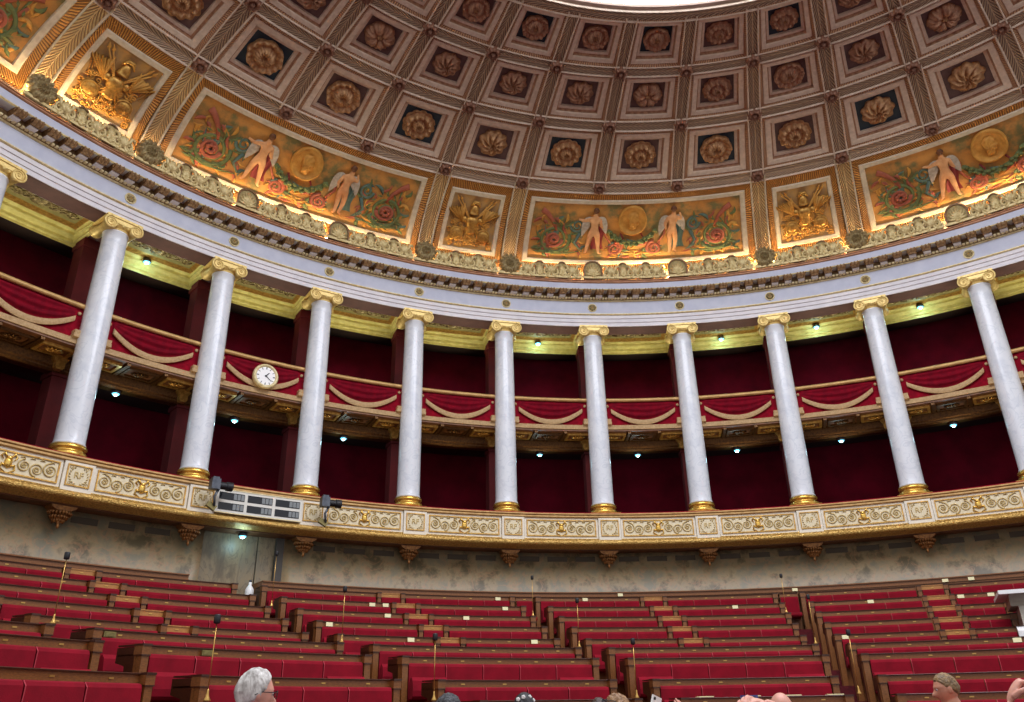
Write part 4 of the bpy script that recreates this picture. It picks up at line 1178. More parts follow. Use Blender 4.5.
# ------------------------------------------------------------------ benches
BAY = 24.15; START = [-86.04, -61.89, -37.74, -13.6, 10.55]
def bl(a, r, z, ref): 
    a = radians(a); return (r * sin(a), r * cos(a) - ref, z)
def make_bench(row, half_deg, nseat, kind, l_end, r_end):
    """kind 'bench' or 'gate'; l_end / r_end: aisle posts at either side"""
    R = ROW_R[row]; Z = 1.0; p = empty('gate_seat' if kind == 'gate' else 'bench')
    off = (0, R, 0)
    n = max(4, int(half_deg * 1.2))
    dark = row >= 7
    wd = M['woodlight'] if kind == 'gate' else M['wood']
    m = MB(); m.arcbox(R, R + .035, .0, Z - .018, -half_deg, half_deg, n); bp_ = m.build('back_panel', wd, p, False, off)
    if kind != 'gate':
        m = MB(); m.sweep([(R - .02, Z - .018), (R - .022, Z - .006), (R - .016, Z), (R + .36, Z), (R + .36, Z - .018)], -half_deg, half_deg, n)
        m.build('desk_top', M['wooddark'], p, False, off)
        m = MB(); m.arcbox(R + .03, R + .34, Z - .13, Z - .11, -half_deg, half_deg, n); m.build('desk_shelf', M['wooddark'], p, False, off)
    else:
        m = MB(); m.arcbox(R - .012, R + .1, Z - .018, Z, -half_deg, half_deg, n); m.build('ledge', M['woodlight'], p, False, off)
    pd_ = .16 if not l_end else .16
    pw_ = degrees((.048 if kind == 'gate' else .06) / R)
    ends = []
    lo, hi = -half_deg, half_deg
    if l_end or kind == 'gate': ends.append(-1); lo += 2 * pw_
    if r_end or kind == 'gate': ends.append(1); hi -= 2 * pw_
    for s in ends:
        a0, a1 = (-half_deg - .02, -half_deg + 2 * pw_) if s < 0 else (half_deg - 2 * pw_, half_deg + .02)
        m = MB(); m.arcbox(R - .09, R + .03, 0, Z - .12, a0 + .2 * pw_, a1 - .2 * pw_, 2); m.arcbox(R - .1, R + .05, Z - .12, Z - .02, a0, a1, 2); po = m.build('end_post', M['wood'], p, False, off)
        m = MB(); m.arcbox(R - .11, R + .06, Z - .02, Z + .004, a0 - .05 * pw_, a1 + .05 * pw_, 2); m.arcbox(R - .105, R + .05, Z - .13, Z - .118, a0 - .03 * pw_, a1 + .03 * pw_, 2); m.build('cap', M['wooddark'], po, False, off)
    if l_end:
        # dark side of the desk and seat on the aisle
        sd = [(R + .03, 0), (R + .03, Z - .03), (R + .37, Z - .03), (R + .37, Z - .2), (R + .2, Z - .24), (R + .12, .3), (R + .12, 0)]
        m = MB(); m.sweep(sd, -half_deg, -half_deg + degrees(.04 / R), 1); m.build('desk_side', M['wooddark'], p, False, off)
    w = (hi - lo) / nseat
    gap = degrees(.012 / R)
    prof = [(R - .005, .36), (R - .07, .36), (R - .085, .4), (R - .08, Z - .15), (R - .065, Z - .115), (R - .04, Z - .103), (R - .005, Z - .1)]
    sprof = [(R - .12, .4), (R - .12, .44), (R - .16, .475), (R - .42, .475), (R - .5, .45), (R - .52, .41), (R - .5, .37), (R - .14, .36)]
    fprof = [(R - .095, .38), (R - .095, .6), (R - .11, .67), (R - .15, .69), (R - .19, .64), (R - .21, .5), (R - .2, .42), (R - .17, .38)]
    for k in range(nseat):
        a0, a1 = lo + k * w + gap, lo + (k + 1) * w - gap
        m = MB(); m.sweep(prof, a0, a1, 3); cu = m.build('back_cushion', M['velvet'], p, False, off)
        m = MB()
        for a in (a0 - gap * .5, a1 + gap * .5):
            if abs(a - lo) < gap or abs(a - hi) < gap or a > a1: continue
            m.tube([bl(a, R - .075, .4, 0), bl(a, R - .086, Z - .15, 0), bl(a, R - .05, Z - .106, 0)], .006, 5)
        if m.v: m.build('piping', M['piping'], cu, False, off)
        up_ = (k == 0 and l_end) or (kind != 'gate' and k == nseat - 1 and r_end)
        m = MB(); m.sweep(fprof if up_ else sprof, a0 + gap, a1 - gap * (1 if not up_ else 1), 3); m.build('seat', M['velvet'], p, False, off)
        am = (a0 + a1) / 2
        m = MB(); m.arcbox(R - .008, R + .005, Z - .068, Z - .05, am - degrees(.03 / R), am + degrees(.03 / R), 1); m.build('seat_number_plate', M['brass'], p, False, off)
    return p
block = ['far left block', 'left block of seats', 'second block', 'third block', 'right-hand block']
rname = ['top row against the wall', 'second row from the top', 'third row from the top', 'fourth row from the top', 'fifth row from the top', 'fourth row from the front', 'third row from the front', 'second row from the front', 'front row']
pb_ = {}
def bench(key, row, am, half, nseat, kind, l, r, label, group):
    if key in pb_: q = copy_tree(pb_[key])
    else: q = pb_[key] = make_bench(row, half, nseat, kind, l, r)
    put(q, ROW_R[row], am, ROW_Z[row] - 1.0, BO); tag(q, label, 'bench' if kind == 'bench' else 'seat', group)
for s in range(5):
    for row in range(9):
        if s == 0 and row < 4: continue
        if s == 0 and row == 4: continue
        R = ROW_R[row]; a0 = START[s]; a1 = a0 + BAY - degrees((.54 if row < 7 else .62) / R)
        if row < 5:
            g0 = a0 + (9.75 - .12 * row); g1 = a0 + 12.25
            rr_ = a1; key = 's'
            if s == 4:
                if row >= 2: rr_ = 26.7; key = 'x'
            for nm, b0, b1, k in (('l', a0, g0, 'left of'), ('g', g0, g1, ''), ('r', g1, rr_, 'right of')):
                e = .0008 * 57.3
                h = (b1 - b0) / 2 - e; mid = (b0 + b1) / 2
                if nm == 'g':
                    bench(('g', row), row, mid, h, 1, 'gate', False, False, f'single gate seat between two posts, {rname[row]}, {block[s]}', 'single gate seats')
                else:
                    ns = max(2, round(radians(2 * h) * R / .74))
                    bench((nm, row, key if nm == 'r' else ''), row, mid, h, ns, 'bench', nm == 'l', nm == 'r', f'red bench {k} the gate seat, {rname[row]}, {block[s]}', 'red benches of the upper rows')
        else:
            if row == 8 and s in (0, 1): continue
            h = (a1 - a0) / 2; mid = (a0 + a1) / 2; ns = {5: 6, 6: 5, 7: 4, 8: 4}[row]
            bench(('f', row), row, mid, h, ns, 'bench', True, True, f'long red bench in the {rname[row]}, {block[s]}', 'red benches of the front rows')

for s_, nm in ((3, 'middle aisle'), (4, 'right-hand aisle')):
    h = degrees(.54 / ROW_R[0]) / 2 - .15
    bench(('h',), 0, START[s_] - h - .15, h, 1, 'bench', False, False, f'narrow red wall seat closing the head of the {nm}', 'wall seats at the aisle heads')
# microphones on the aisle posts
def make_mic(H):
    p = empty('microphone')
    m = MB(); m.lathe([(.001, .0), (.034, .0), (.036, .015), (.02, .04), (.012, .08), (.01, .11), (.001, .12)], n=16); m.build('base', M['brass'], p, True)
    m = MB(); m.tube([(0, 0, .1), (0, 0, H - .08)], .0055, 6); m.build('rod', M['brass'], p, True)
    m = MB(); m.lathe([(.001, H - .095), (.028, H - .09), (.034, H - .08), (.034, H - .01), (.028, H), (.001, H + .002)], n=14); m.build('head', M['blackplastic'], p, True)
    return p
mics = [(-64.66, 5, .86), (-65.89, 8, .83), (-39.85, 2, 1.08), (-40.65, 5, .88), (-41.6, 8, .83), (-16.0, 2, .9), (-16.55, 5, .88), (-17.77, 8, .84), (8.0, 2, .88), (7.5, 5, .9), (7.15, 8, .93)]
mname = {(0, 5): 'in the left block', (0, 8): 'beside the grey-haired man', (1, 2): 'by the marble doorway', (1, 5): 'on the aisle right of the left block', (1, 8): 'above the dark-haired head',
         (2, 2): 'at the top of the middle aisle', (2, 5): 'half way down the middle aisle', (2, 8): 'at the foot of the middle aisle', (3, 2): 'at the top of the right aisle', (3, 5): 'half way down the right aisle', (3, 8): 'at the foot of the right aisle'}
for k, (a, row, H) in enumerate(mics):
    q = make_mic(H)
    if row == 8 and k in (1, 4):
        # no bench under these in the picture: they stand on their own newel
        nw = empty('newel_post'); m = MB(); m.box((0, 0, .45), (.13, .13, .9)); m.build('post', M['wood'], nw)
        m = MB(); m.box((0, 0, .93), (.17, .17, .06)); m.build('cap', M['wooddark'], nw)
        put(nw, 7.9, a, ROW_Z[8] - .96, BO); tag(nw, f'wooden aisle newel carrying the microphone {mname[(k // 3 + (k % 3 > 0) * 0, row)] if False else ("beside the grey-haired man" if k == 1 else "above the dark-haired head")}', 'newel')
    put(q, ROW_R[row] - .03 if row < 8 else 7.9, a, ROW_Z[row] + .006, BO)
    nm = ['in the left block', 'beside the grey-haired man', 'by the marble doorway', 'on the aisle just right of the left block', 'above the dark-haired head', 'at the top of the middle aisle', 'half way down the middle aisle',
          'at the foot of the middle aisle', 'at the top of the right-hand aisle', 'half way down the right-hand aisle', 'at the foot of the right-hand aisle'][k]
    tag(q, f'slim brass microphone stand with black head, {nm}', 'microphone', 'microphones along the aisles')

# paper cards on the bench fronts
def card(w=.135, h=.075, m_='card'):
    m = MB(); m.box((0, 0, h / 2), (w, .012, h), Matrix.Rotation(-.12, 3, 'X')); return m.build('name_card', M[m_])
cards = [(-29.81, 1), (-28.61, 1), (-29.67, 2), (-36.47, 3), (-30.73, 4), (-22.39, 2), (-17.59, 1), (-17.03, 0), (-8.93, 0), (4.01, 1), (-18.64, 4), (15.94, 1), (11.58, 4), (23.26, 1), (25.58, 1), (25.43, 5)]
cl = ['left card of the pair by the gate seat, second row, second block', 'right card of the pair by the gate seat, second row, second block', 'beside the gate seat, third row, second block', 'at the left end of the fourth row, second block',
      'left of the gate seat, fifth row, second block', 'in the middle of the right bench, third row, second block', 'near the middle aisle, second row, second block', 'near the middle aisle, top row, second block', 'in the top row, third block',
      'right of the gate seat, second row, third block', 'near the middle aisle, fifth row, second block', 'in the second row, right-hand block', 'beside the microphone head, fifth row, right-hand block',
      'just right of the gate seat, second row, right-hand block', 'near the marble pier, second row, right-hand block', 'below the marble pier at the right edge']
c0 = card()
for k, (a, row) in enumerate(cards):
    q = c0 if k == 0 else c0.copy()
    if k: COL.objects.link(q)
    put(q, ROW_R[row] - .048, a, ROW_Z[row] - .098, BO); tag(q, f'small ivory card {cl[k]}', 'card', 'ivory cards on the benches')
for k, (a, nm) in enumerate(((-4.34, 'above the third block'), (12.01, 'above the top of the right aisle'), (24.8, 'above the right-hand block, left of two'), (26.85, 'above the right-hand block, right of two'))):
    q = c0.copy(); COL.objects.link(q); put(q, 16.035, a, 4.34); tag(q, f'small ivory card on the wall panelling {nm}', 'card', 'ivory cards on the panelling')
pl = None
for k, (a, row, nm) in enumerate(((-60.48, 5, 'fourth row from the front, left block'), (-56.16, 6, 'third row from the front, left block'))):
    if pl is None:
        m = MB(); m.box((0, 0, 0), (.17, .016, .068)); m.box((0, -.01, 0), (.13, .008, .045)); q = pl = m.build('metal_plate', M['oldbrass'])
    else: q = pl.copy(); COL.objects.link(q)
    put(q, ROW_R[row] - .04, a, ROW_Z[row] - .06, BO); tag(q, f'tarnished metal plate on the bench front, {nm}', 'plate', 'metal plates on the benches')
pp3 = None
for k, a in enumerate((-10.14, -4.79, -.24, 4.38)):
    if pp3 is None:
        m = MB(); m.box((0, 0, .005), (.24, .14, .009)); m.box((.008, -.006, .012), (.22, .12, .004)); q = pp3 = m.build('order_paper', M['card'])
    else: q = pp3.copy(); COL.objects.link(q)
    put(q, 7.82, a, ROW_Z[8] + .004, BO); tag(q, f'cream paper lying on the front desk, {ORD[k]} of four from the left', 'paper', 'papers on the front desk')

# unidentified white object of made-up shape at the aisle head, marble pier at right
o = empty('white_object')
m = MB(); m.lathe([(.001, 0), (.09, 0), (.1, .04), (.1, .17), (.06, .24), (.03, .28), (.035, .34), (.001, .35)], n=20); m.build('body', M['clockface'], o, True)
m = MB(); m.box((.03, .05, .005), (.36, .3, .01)); m.build('base_sheet', M['coping'], o)
m = MB(); m.lathe([(.001, .35), (.03, .35), (.03, .39), (.001, .4)], n=14); m.build('top_cap', M['greymetal'], o, True)
put(o, 16.5, -38.1, 4.12); tag(o, 'small bluish-white object gleaming at the head of the aisle below the marble doorway', 'white object')
m = MB(); m.box((0, 0, .4), (.5, .5, .8)); st_ = m.build('stand', M['wooddark'], o, label='dark wooden stand'); st_.location = (0, 0, -.81)

pr = empty('marble_pier')
def pier_part(nm, prof_, m_, a0, a1):
    m = MB(); m.sweep([(r_, z_) for r_, z_ in prof_], a0, a1, 6); m.build(nm, m_, pr, False, (0, 12., 0))
pier_part('shaft', [(12.1, .0), (12.1, 1.42), (13.4, 1.42), (13.4, 0)], M['pier'], -1.9, 3.2)
pier_part('plinth', [(11.95, .0), (11.95, .9), (12.02, .95), (12.1, .98), (12.1, .0)], M['coping'], -2.5, 3.3)
pier_part('cornice', [(12.1, 1.36), (12.08, 1.42), (12.03, 1.5), (11.94, 1.57), (13.4, 1.57), (13.4, 1.36)], M['shadestone'], -2.5, 3.3)
pier_part('coping', [(11.86, 1.57), (11.86, 1.64), (13.5, 1.64), (13.5, 1.57)], M['coping'], -3.3, 3.4)
pr_a = 28.6
put(pr, 12.0, pr_a, ROW_Z[4] - 1.0, BO); tag(pr, 'pale marble pier with white moulded coping standing at the right edge of the benches', 'pier')
# ------------------------------------------------------------------ people
def head_pt(d):
    x, y, z = d
    px, py, pz = .076 * x, .097 * y, .118 * z
    if z < 0:
        px *= 1 - .34 * (-z) ** 1.6
        if y < 0: py *= 1 - .32 * min(1, -z * 1.3)
    if y > 0:
        py *= 1 - .08 * (1 - abs(x))
        g = lambda c, w, v: exp(-((v - c) / w) ** 2)
        if z > -.36: nz = max(0, min(1, (.12 - z) / .36))
        else: nz = max(0, 1 - (-.36 - z) / .08)
        py += .036 * g(0, .17 + .07 * nz, x) * nz
        py += .007 * g(.2, .09, z) - .011 * g(.4, .17, abs(x)) * g(.05, .1, z)
        py += .007 * g(0, .26, x) * (g(-.5, .05, z) + g(-.62, .05, z)) - .004 * g(0, .3, x) * g(-.56, .03, z)
        py += .012 * g(0, .32, x) * g(-.86, .16, z)
    return Vector((px, py, pz))
def head_shell(fn, nu=56, nv=40):
    vs = [fn((0, 0, -1)), fn((0, 0, 1))]; 
    for j in range(1, nv):
        t = -pi / 2 + pi * j / nv
        for i in range(nu):
            a = 2 * pi * i / nu; vs.append(fn((cos(t) * cos(a), cos(t) * sin(a), sin(t))))
    fs = []
    for i in range(nu):
        fs.append((0, 2 + (i + 1) % nu, 2 + i)); b = 2 + (nv - 2) * nu
        fs.append((1, b + i, b + (i + 1) % nu))
        for j in range(nv - 2):
            q = 2 + j * nu; fs.append((q + i, q + (i + 1) % nu, q + nu + (i + 1) % nu, q + nu + i))
    return vs, fs
def hair_shell(line_front, line_side, line_back, thick, fluff, seed):
    rg = random.Random(seed); ph = [rg.uniform(0, 6) for _ in range(6)]
    def w(d):
        x, y, z = d
        f = max(0., y); lim = line_back + (line_side - line_back) * (1 - max(0, -y)) if y < 0 else line_side + (line_front - line_side) * min(1, f * 1.5) ** .8
        return max(0., min(1., (z - lim) / .16))
    def fn(d):
        q = head_pt(d); k = w(d); v = Vector(d)
        nz = sin(11 * d[0] + ph[0] + 4 * d[2]) * sin(13 * d[1] + ph[1]) + .6 * sin(27 * d[2] + ph[2] + 9 * d[0]) * sin(23 * d[1] + ph[3])
        return q + v * (-.006 + k * (thick + fluff * nz))
    vs, fs = head_shell(fn, 72, 48)
    nu, nv = 72, 48
    ds = [(0, 0, -1), (0, 0, 1)] + [(cos(-pi / 2 + pi * j / nv) * cos(2 * pi * i / nu), cos(-pi / 2 + pi * j / nv) * sin(2 * pi * i / nu), sin(-pi / 2 + pi * j / nv)) for j in range(1, nv) for i in range(nu)]
    fs = [f for f in fs if any(w(ds[i]) > 0 for i in f)]
    used = sorted({i for f in fs for i in f}); mp = {o: n for n, o in enumerate(used)}
    return [vs[i] for i in used], [tuple(mp[i] for i in f) for f in fs]
def make_hand(wrist, d, nrm, thumb, curl, sc=1.):
    """closed shells: palm, four fingers and thumb; d finger direction, nrm palm normal, thumb = thumb-side direction"""
    d = Vector(d).normalized(); nrm = Vector(nrm); nrm = (nrm - d * nrm.dot(d)).normalized(); sd = d.cross(nrm)
    if sd.dot(Vector(thumb)) < 0: sd = -sd
    wrist = Vector(wrist); sh = []
    B = Matrix((sd, nrm, d)).transposed()
    m = MB(); m.ball(wrist + d * .05 * sc, (.042 * sc, .017 * sc, .058 * sc), 14, 10, B); sh.append((m.v, m.f))
    for k, (o, L) in enumerate(((.033, .072), (.011, .08), (-.012, .075), (-.034, .058))):
        p = wrist + d * (.092 - .005 * abs(k - 1)) * sc + sd * o * sc; pts = [p - d * .02 * sc, p]; dd = d.copy()
        for j, f in enumerate((.45, .3, .25)):
            a = curl * (.8, 1., .7)[j]; dd = (dd * cos(a) + nrm * sin(a)); nn = dd.cross(sd); 
            n2 = nrm * cos(sum((.8, 1., .7)[q] for q in range(j + 1)) * curl) - d * sin(sum((.8, 1., .7)[q] for q in range(j + 1)) * curl)
            tot = curl * sum((.8, 1., .7)[:j + 1]); dd = d * cos(tot) + nrm * sin(tot)
            p = p + dd * L * f * sc * 1.05; pts.append(p)
        m = MB(); m.tube(pts, [.009 * sc, .0095 * sc, .009 * sc, .008 * sc, .006 * sc], 8); m.ball(pts[-1], .0062 * sc, 8, 6); sh.append((m.v, m.f))
    p = wrist + d * .03 * sc + sd * .03 * sc; q1 = p + (sd * .8 + d * .6).normalized() * .035 * sc + nrm * .008; q2 = q1 + (sd * .25 + d * .9 + nrm * .5 * curl).normalized() * .032 * sc; q3 = q2 + (d * .9 - sd * .1 + nrm * .8 * curl).normalized() * .024 * sc
    m = MB(); m.tube([p - d * .01, q1, q2, q3], [.014 * sc, .012 * sc, .01 * sc, .007 * sc], 8); m.ball(q3, .007 * sc, 8, 6); sh.append((m.v, m.f))
    return sh
def skinmat(nm, c): 
    m = mat(nm, c, tuple(int(v * .93) for v in c), .55, 0, 22); m.node_tree.nodes['Principled BSDF'].inputs['Subsurface Weight'].default_value = .1
    m.node_tree.nodes['Principled BSDF'].inputs['Subsurface Radius'].default_value = (.02, .008, .005); return m
def person(loc, face_az, H, skin, shirt, trousers, arms=None, hands=None, pitch=0., seed=1, hair=None, hairmat=None, voxel=.0065, sleeve='short', label=''):
    s = H / 1.75; p = empty('person')
    hz = H - .118 * s * 1.0
    A = arms or {}
    L = {-1: [(-.185, 0, 1.42), (-.23, -.03, 1.12), (-.22, .06, .86)], 1: [(.185, 0, 1.42), (.23, -.03, 1.12), (.22, .06, .86)]}
    for k in A: L[k] = [tuple(c / s for c in q) for q in A[k]]
    v = [(0, 0, .95), (0, .01, 1.1), (0, .01, 1.27), (0, -.01, 1.41), (0, -.015, 1.49), (0, .005, 1.6)]
    r = [(.15, .115), (.135, .1), (.155, .11), (.12, .085), (.06, .058), (.055, .06)]
    e = [(0, 1), (1, 2), (2, 3), (3, 4), (4, 5)]
    def chain(root, pts, rads):
        last = root
        for q, rr_ in zip(pts, rads):
            v.append(q); r.append((rr_, rr_)); e.append((last, len(v) - 1)); last = len(v) - 1
    for k in (-1, 1):
        chain(0, [(k * .1, 0, .88), (k * .11, .02, .5), (k * .11, -.02, .1), (k * .12, .06, .05), (k * .12, .14, .04)], [.095, .062, .042, .045, .035])
        a = L[k]; mid = lambda a, b, t: tuple(a[i] + (b[i] - a[i]) * t for i in range(3))
        chain(3, [a[0], mid(a[0], a[1], .5), a[1], mid(a[1], a[2], .4), a[2]], [.062, .05, .042, .042, .028])
    Rp = Matrix.Rotation(pitch, 3, 'X'); hc = Vector((0, .022, (hz) / s))
    hd = head_shell(lambda d: hc + Rp @ head_pt(d))
    ex = [hd]
    for k in (-1, 1):
        m = MB(); m.ball((0, 0, 0), (.012, .02, .032), 10, 8); ex.append(([hc + Rp @ (Vector(q) + Vector((k * .076, -.008, -.004))) for q in m.v], m.f))
    HD = {-1: ((0, .05, -1), (1, 0, 0), (0, 1, 0), .35), 1: ((0, .05, -1), (-1, 0, 0), (0, 1, 0), .35)}
    if hands: HD.update(hands)
    for k in (-1, 1): ex += make_hand(L[k][2], *HD[k])
    V, F = eval_mesh(v, e, r, 2, ex, voxel, 3)
    m = MB(); m.add([q * s for q in V], F); m.build('body', skin, p, True)
    # clothes follow the body
    def grow(v2, e2, r2, nm, mt):
        V2, F2 = eval_mesh(v2, e2, r2, 2); mm = MB(); mm.add([q * s for q in V2], F2); return mm.build(nm, mt, p, True)
    v2 = [(0, 0, .9), (0, .01, 1.1), (0, .01, 1.27), (0, -.01, 1.405), (0, -.015, 1.475)]; r2 = [(.175, .14), (.155, .12), (.178, .132), (.142, .108), (.07, .068)]; e2 = [(0, 1), (1, 2), (2, 3), (3, 4)]
    for k in (-1, 1):
        a = L[k]; mid = lambda a, b, t: tuple(a[i] + (b[i] - a[i]) * t for i in range(3))
        pts = [a[0], mid(a[0], a[1], .5), mid(a[0], a[1], .9)] if sleeve == 'short' else [a[0], mid(a[0], a[1], .5), a[1], mid(a[1], a[2], .4), mid(a[1], a[2], .92)]
        last = 3
        for q, rr_ in zip(pts, [.076, .064, .06, .056, .046]):
            v2.append(q); r2.append((rr_, rr_)); e2.append((last, len(v2) - 1)); last = len(v2) - 1
    grow(v2, e2, r2, 'shirt', shirt)
    v3 = [(0, 0, .98), (0, 0, .9)]; r3 = [(.168, .13), (.17, .135)]; e3 = [(0, 1)]
    for k in (-1, 1):
        last = 1
        for q, rr_ in zip([(k * .1, 0, .84), (k * .11, .02, .5), (k * .11, -.01, .1)], [.112, .082, .075]):
            v3.append(q); r3.append((rr_, rr_)); e3.append((last, len(v3) - 1)); last = len(v3) - 1
    grow(v3, e3, r3, 'trousers', trousers)
    for k in (-1, 1):
        m = MB(); m.ball((k * .12 * s, .06 * s, .045), (.052, .145, .05), 14, 8); m.build('shoe', M['blackplastic'], p, True)
    for k in (-1, 1):
        m = MB(); m.ball(s * (hc + Rp @ Vector((k * .03, 0.0765, .007))), .0115 * s, 10, 8); ey = m.build('eye', M['sclera'], p, True)
        m = MB(); m.ball(s * (hc + Rp @ Vector((k * .03, .0845, .007))), (.0075 * s, .0055, .0075 * s), 8, 6); m.build('iris', M['ink'], ey, True)
    if hair:
        V, F = hair_shell(*hair, seed); m = MB(); m.add([s * (hc + Rp @ q) for q in V], F); m.build('hair', hairmat, p, True)
    p.location = (loc[0], loc[1], 0); p.rotation_euler = (0, 0, -radians(face_az))
    tag(p, label, 'person'); p['hs'] = 0; del p['hs']
    return p, s, hc, Rp
SK = [skinmat('skin_fair', (222, 160, 138)), skinmat('skin_tan', (206, 144, 116)), skinmat('skin_warm', (186, 118, 92))]
HM = dict(grey=mat('grey_hair', (222, 218, 212), (158, 152, 146), .6, 0, 26, .5, 60, (1, 1, .35)), salt=mat('salt_pepper_hair', (26, 26, 28), (78, 78, 80), .65, 0, 40, .5, 80),
          black=mat('black_hair', (14, 12, 12), (26, 22, 22), .55, 0, 30, .4, 60), dark=mat('dark_brown_hair', (52, 38, 30), (74, 54, 42), .5, 0, 30, .4, 60),
          blond=mat('fair_hair', (158, 118, 74), (120, 84, 52), .5, 0, 30, .4, 60), sandy=mat('sandy_grey_hair', (150, 118, 74), (98, 78, 56), .55, 0, 26, .5, 60))
CL = dict(blue=mat('blue_shirt', (96, 116, 150), (86, 104, 140), .85, 0, 20), orange=mat('orange_shirt', (206, 78, 40), (190, 68, 34), .85, 0, 20), navy=mat('navy_jacket', (44, 52, 72), (38, 44, 62), .85, 0, 20),
          white=mat('white_blouse', (216, 212, 206), (204, 200, 194), .85, 0, 20), greyc=mat('grey_jersey', (120, 120, 124), (108, 108, 112), .85, 0, 20), trou=mat('dark_trousers', (52, 52, 60), (44, 44, 52), .85, 0, 20))
def spectacles(p, s, hc, Rp, mt, lens, up=False):
    T = lambda x, y, z: s * (hc + Rp @ Vector((x, y, z)))
    dz = .075 if up else .004; dy = -.012 if up else 0.
    g = MB()
    for k in (-1, 1):
        g.tube([T(k * .033 + .024 * cos(a), .107 + dy - .01 * abs(cos(a)), dz + .018 * sin(a)) for a in [2 * pi * j / 16 for j in range(17)]], .0022, 5)
        g.tube([T(k * .057, .1 + dy, dz + .006), T(k * .08, .06 + dy, dz + .006), T(k * .084, .0 + dy, dz + .004), T(k * .084, -.03 + dy, dz - .012)], .0025, 5)
    g.tube([T(-.01, .112 + dy, dz + .004), T(.01, .112 + dy, dz + .004)], .0022, 5)
    o = g.build('sunglasses' if up else 'spectacles', mt, p, True)
    l = MB()
    for k in (-1, 1):
        l.add([T(k * .033 + .023 * cos(a), .106 + dy - .01 * abs(cos(a)), dz + .017 * sin(a)) for a in [2 * pi * j / 16 for j in range(16)]] , [tuple(range(16))])
        b = l.v[-16:]; l.add([(x, y + .002, z) for x, y, z in b], [tuple(range(15, -1, -1))])
    l.build('lenses', lens, o)
glass = bpy.data.materials.new('clear_lens'); glass.use_nodes = True
gb = glass.node_tree.nodes['Principled BSDF']; gb.inputs['Transmission Weight'].default_value = 1.; gb.inputs['Roughness'].default_value = .02; gb.inputs['IOR'].default_value = 1.05
mirror = mat('blue_mirror_lens', (150, 172, 196), None, .08, .9)
q = person((-5.13, -1.43), 52, 1.832, SK[0], CL['blue'], CL['trou'], pitch=-.08, seed=2, hair=(.62, -.25, -.62, .016, .0025), hairmat=HM['grey'], label='grey-haired person in dark-rimmed glasses and blue shirt, seen in profile facing right')
spectacles(*q, M['ink'], glass)
person((-4.08, -1.26), -6, 1.685, SK[1], CL['greyc'], CL['trou'], seed=3, hair=(.5, -.3, -.7, .02, .004), hairmat=HM['salt'], label='person with short dark greying hair, only the crown of the head above the picture edge')
q = person((-3.68, .46), 4, 1.712, SK[2], CL['white'], CL['trou'], seed=4, hair=(.45, -.4, -.9, .024, .002), hairmat=HM['black'], label='person with black hair pinned with small white flowers')
for k, (x, y, z) in enumerate(((.045, -.05, .1), (.07, -.03, .075), (.0, -.085, .1), (-.04, -.09, .085))):
    m = MB(); c = q[1] * (q[2] + Vector((x, y, z)))
    for j in range(5):
        a = 2 * pi * j / 5; m.ball(c + Vector((.008 * cos(a), .0, .008 * sin(a))), (.008, .006, .008), 8, 6)
    m.ball(c, .006, 8, 6); m.build('hair_flower', M['clockface'], q[0], True)
person((-3.01, 1.95), 2, 1.69, SK[1], CL['navy'], CL['trou'], seed=5, hair=(.5, -.3, -.75, .02, .003), hairmat=HM['dark'], label='person with dark brown hair just left of the fair-haired one, barely above the picture edge')
q = person((-3.02, -.07), -62, 1.69, SK[0], CL['white'], CL['trou'], seed=6, hair=(.62, .1, .1, .018, .004), hairmat=HM['blond'], label='fair-haired person with mirrored sunglasses pushed up on the head')
spectacles(*q, M['ink'], mirror, True)
# raised arms: points in metres, person facing +y
q = person((-2.95, -1.86), 8, 1.52, SK[0], CL['white'], CL['trou'], arms={-1: [(-.165, 0, 1.24), (-.21, .22, 1.27), (-.075, .3, 1.495)], 1: [(.165, 0, 1.24), (.22, .2, 1.27), (.07, .29, 1.5)]},
           hands={-1: ((.1, .1, 1), (.8, .6, 0), (0, -1, 0), .5), 1: ((-.1, .1, 1), (-.8, .6, 0), (0, -1, 0), .22)}, seed=7, hair=(.5, -.35, -.8, .02, .003), hairmat=HM['dark'], voxel=.0045, label='person holding a white phone up with both hands, head below the picture edge')
ph = empty('phone'); m = MB(); m.box((0, 0, 0), (.07, .009, .13)); m.box((0, .0052, 0), (.066, .001, .126)); m.build('case', M['clockface'], ph)
m = MB(); m.box((0, .0065, .002), (.06, .001, .11)); m.build('screen', M['glassdark'], ph)
m = MB(); m.lathe([(.001, .002), (.008, .002), (.008, 0)], (-.02, -.0048, .05), 12, Matrix.Rotation(pi / 2, 3, 'X')); m.build('camera_lens', M['ink'], ph)
ph.location = (-2.985, -1.53, 1.595); ph.rotation_euler = (.1, .3, .75); tag(ph, 'white phone held up in two raised hands at the picture bottom', 'phone')
q = person((-2.22, -2.0), -30, 1.545, SK[0], CL['blue'], CL['trou'], arms={-1: [(-.165, 0, 1.26), (-.25, .2, 1.3), (-.16, .43, 1.54)], 1: [(.165, 0, 1.26), (.24, .24, 1.45), (-.03, .42, 1.622)]},
           hands={-1: ((.25, .2, 1), (.9, .3, 0), (0, -1, .3), .55), 1: ((-1, .1, .05), (0, .2, -1), (0, -1, 0), .6)}, seed=8, hair=(.5, -.3, -.7, .02, .003), hairmat=HM['dark'], voxel=.0045, label='person raising a small blue camera with both hands, head below the picture edge')
cm = empty('compact_camera'); m = MB(); m.box((0, 0, 0), (.1, .022, .058)); m.box((0, 0, .0), (.094, .026, .05)); m.build('body', mat('blue_camera', (70, 84, 150), None, .35, .3), cm)
m = MB(); m.lathe([(.001, .02), (.02, .02), (.022, 0), (.022, -.01)], (0, .013, 0), 18, Matrix.Rotation(-pi / 2, 3, 'X')); m.build('lens_barrel', M['greymetal'], cm, True)
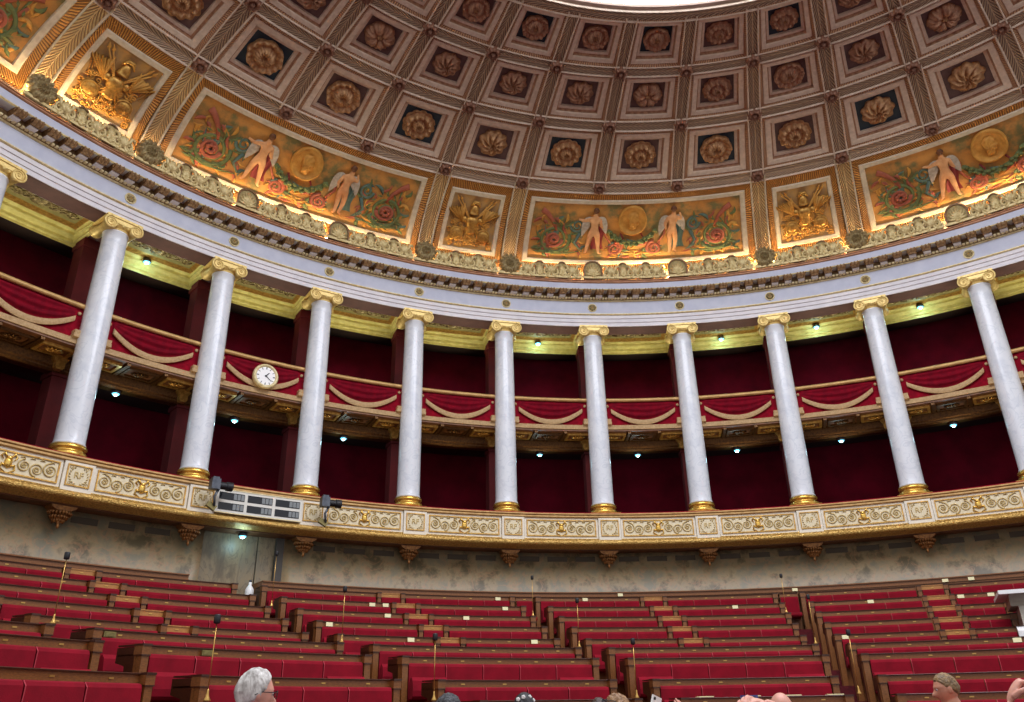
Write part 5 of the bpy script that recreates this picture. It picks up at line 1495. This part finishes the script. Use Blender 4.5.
m = MB(); m.box((0, -.0138, 0), (.06, .001, .044)); m.build('screen', M['glassdark'], cm)
cm.location = (-2.5, -1.56, 1.625); cm.rotation_euler = (0, 0, .5); tag(cm, 'small blue compact camera held up in two hands at the picture bottom', 'camera')
person((-2.11, -.75), 10, 1.675, SK[0], CL['greyc'], CL['trou'], seed=9, label='bald person whose bare crown shows right of the raised camera')
person((-.08, 1.36), -80, 1.828, SK[1], CL['orange'], CL['trou'], pitch=-.12, seed=10, hair=(.5, -.05, -.6, .014, .003), hairmat=HM['sandy'], label='person with sandy-grey hair and orange shirt in front of the right-hand benches')
person((-1.465, -2.66), 20, 1.76, SK[0], CL['navy'], CL['trou'], arms={-1: [(-.185, 0, 1.42), (-.3, .12, 1.32), (-.25, .2, 1.6)]}, hands={-1: ((.55, .1, .8), (.7, .1, -.5), (0, -1, .2), 1.25)}, seed=11,
       hair=(.5, -.3, -.7, .018, .003), hairmat=HM['dark'], voxel=.0045, sleeve='long', label='person in a dark long sleeve raising a closed hand at the right edge')

# ------------------------------------------------------------------ light
def light(kind, loc, e, col, size=.1, rot=None, spot=None):
    l = bpy.data.lights.new('light', kind); l.energy = e; l.color = col
    if kind == 'AREA': l.size = size
    else: l.shadow_soft_size = size
    if spot: l.spot_size = radians(spot); l.spot_blend = .7
    o = bpy.data.objects.new('light', l); COL.objects.link(o); o.location = loc
    if rot is not None: o.rotation_euler = rot
    return o
# lamps hidden behind the cresting, washing the foot of the dome
for a, e_ in [(-64, 20), (-60.6, 75), (-57, 22), (-53, 20), (-48, 22), (-45, 24), (-41.6, 70), (-38, 25), (-34.7, 75), (-31, 24), (-27, 22), (-23.5, 30), (-18, 30), (-14.5, 20), (-10.7, 50), (-7, 24), (-3.4, 40),
              (.15, 80), (3.2, 75), (6.5, 26), (9.8, 55), (13, 24), (15.9, 70), (19.5, 24), (23, 24), (26.5, 24), (30, 30), (33.5, 60), (37, 75), (40, 60)]:
    light('POINT', pol(16.27, a, 14.17), e_ * 1.25, (1, .76, .42), .05)
# added unseen spots, brightening the yellow coffers and the gilded soffit below
for i in range(-1, 12):
    light('SPOT', pol(17.75, az(i) + DEL / 2, 10.2), 210, (1, .94, .7), .1, (pi, 0, 0), 75)
    light('SPOT', pol(17.0, az(i) + DEL / 2, 7.0), 70, (1, .78, .42), .1, (pi, 0, 0), 70)
w = bpy.data.worlds.new('World'); scene.world = w; w.use_nodes = True
b = w.node_tree.nodes['Background']; b.inputs['Color'].default_value = (.97, .97, 1., 1); b.inputs['Strength'].default_value = .83
scene.view_settings.view_transform = 'Standard'; scene.view_settings.look = 'None'; scene.view_settings.gamma = 1; scene.view_settings.use_curve_mapping = False
scene.view_settings.exposure = 0.
scene.cycles.max_bounces = 6; scene.cycles.diffuse_bounces = 4
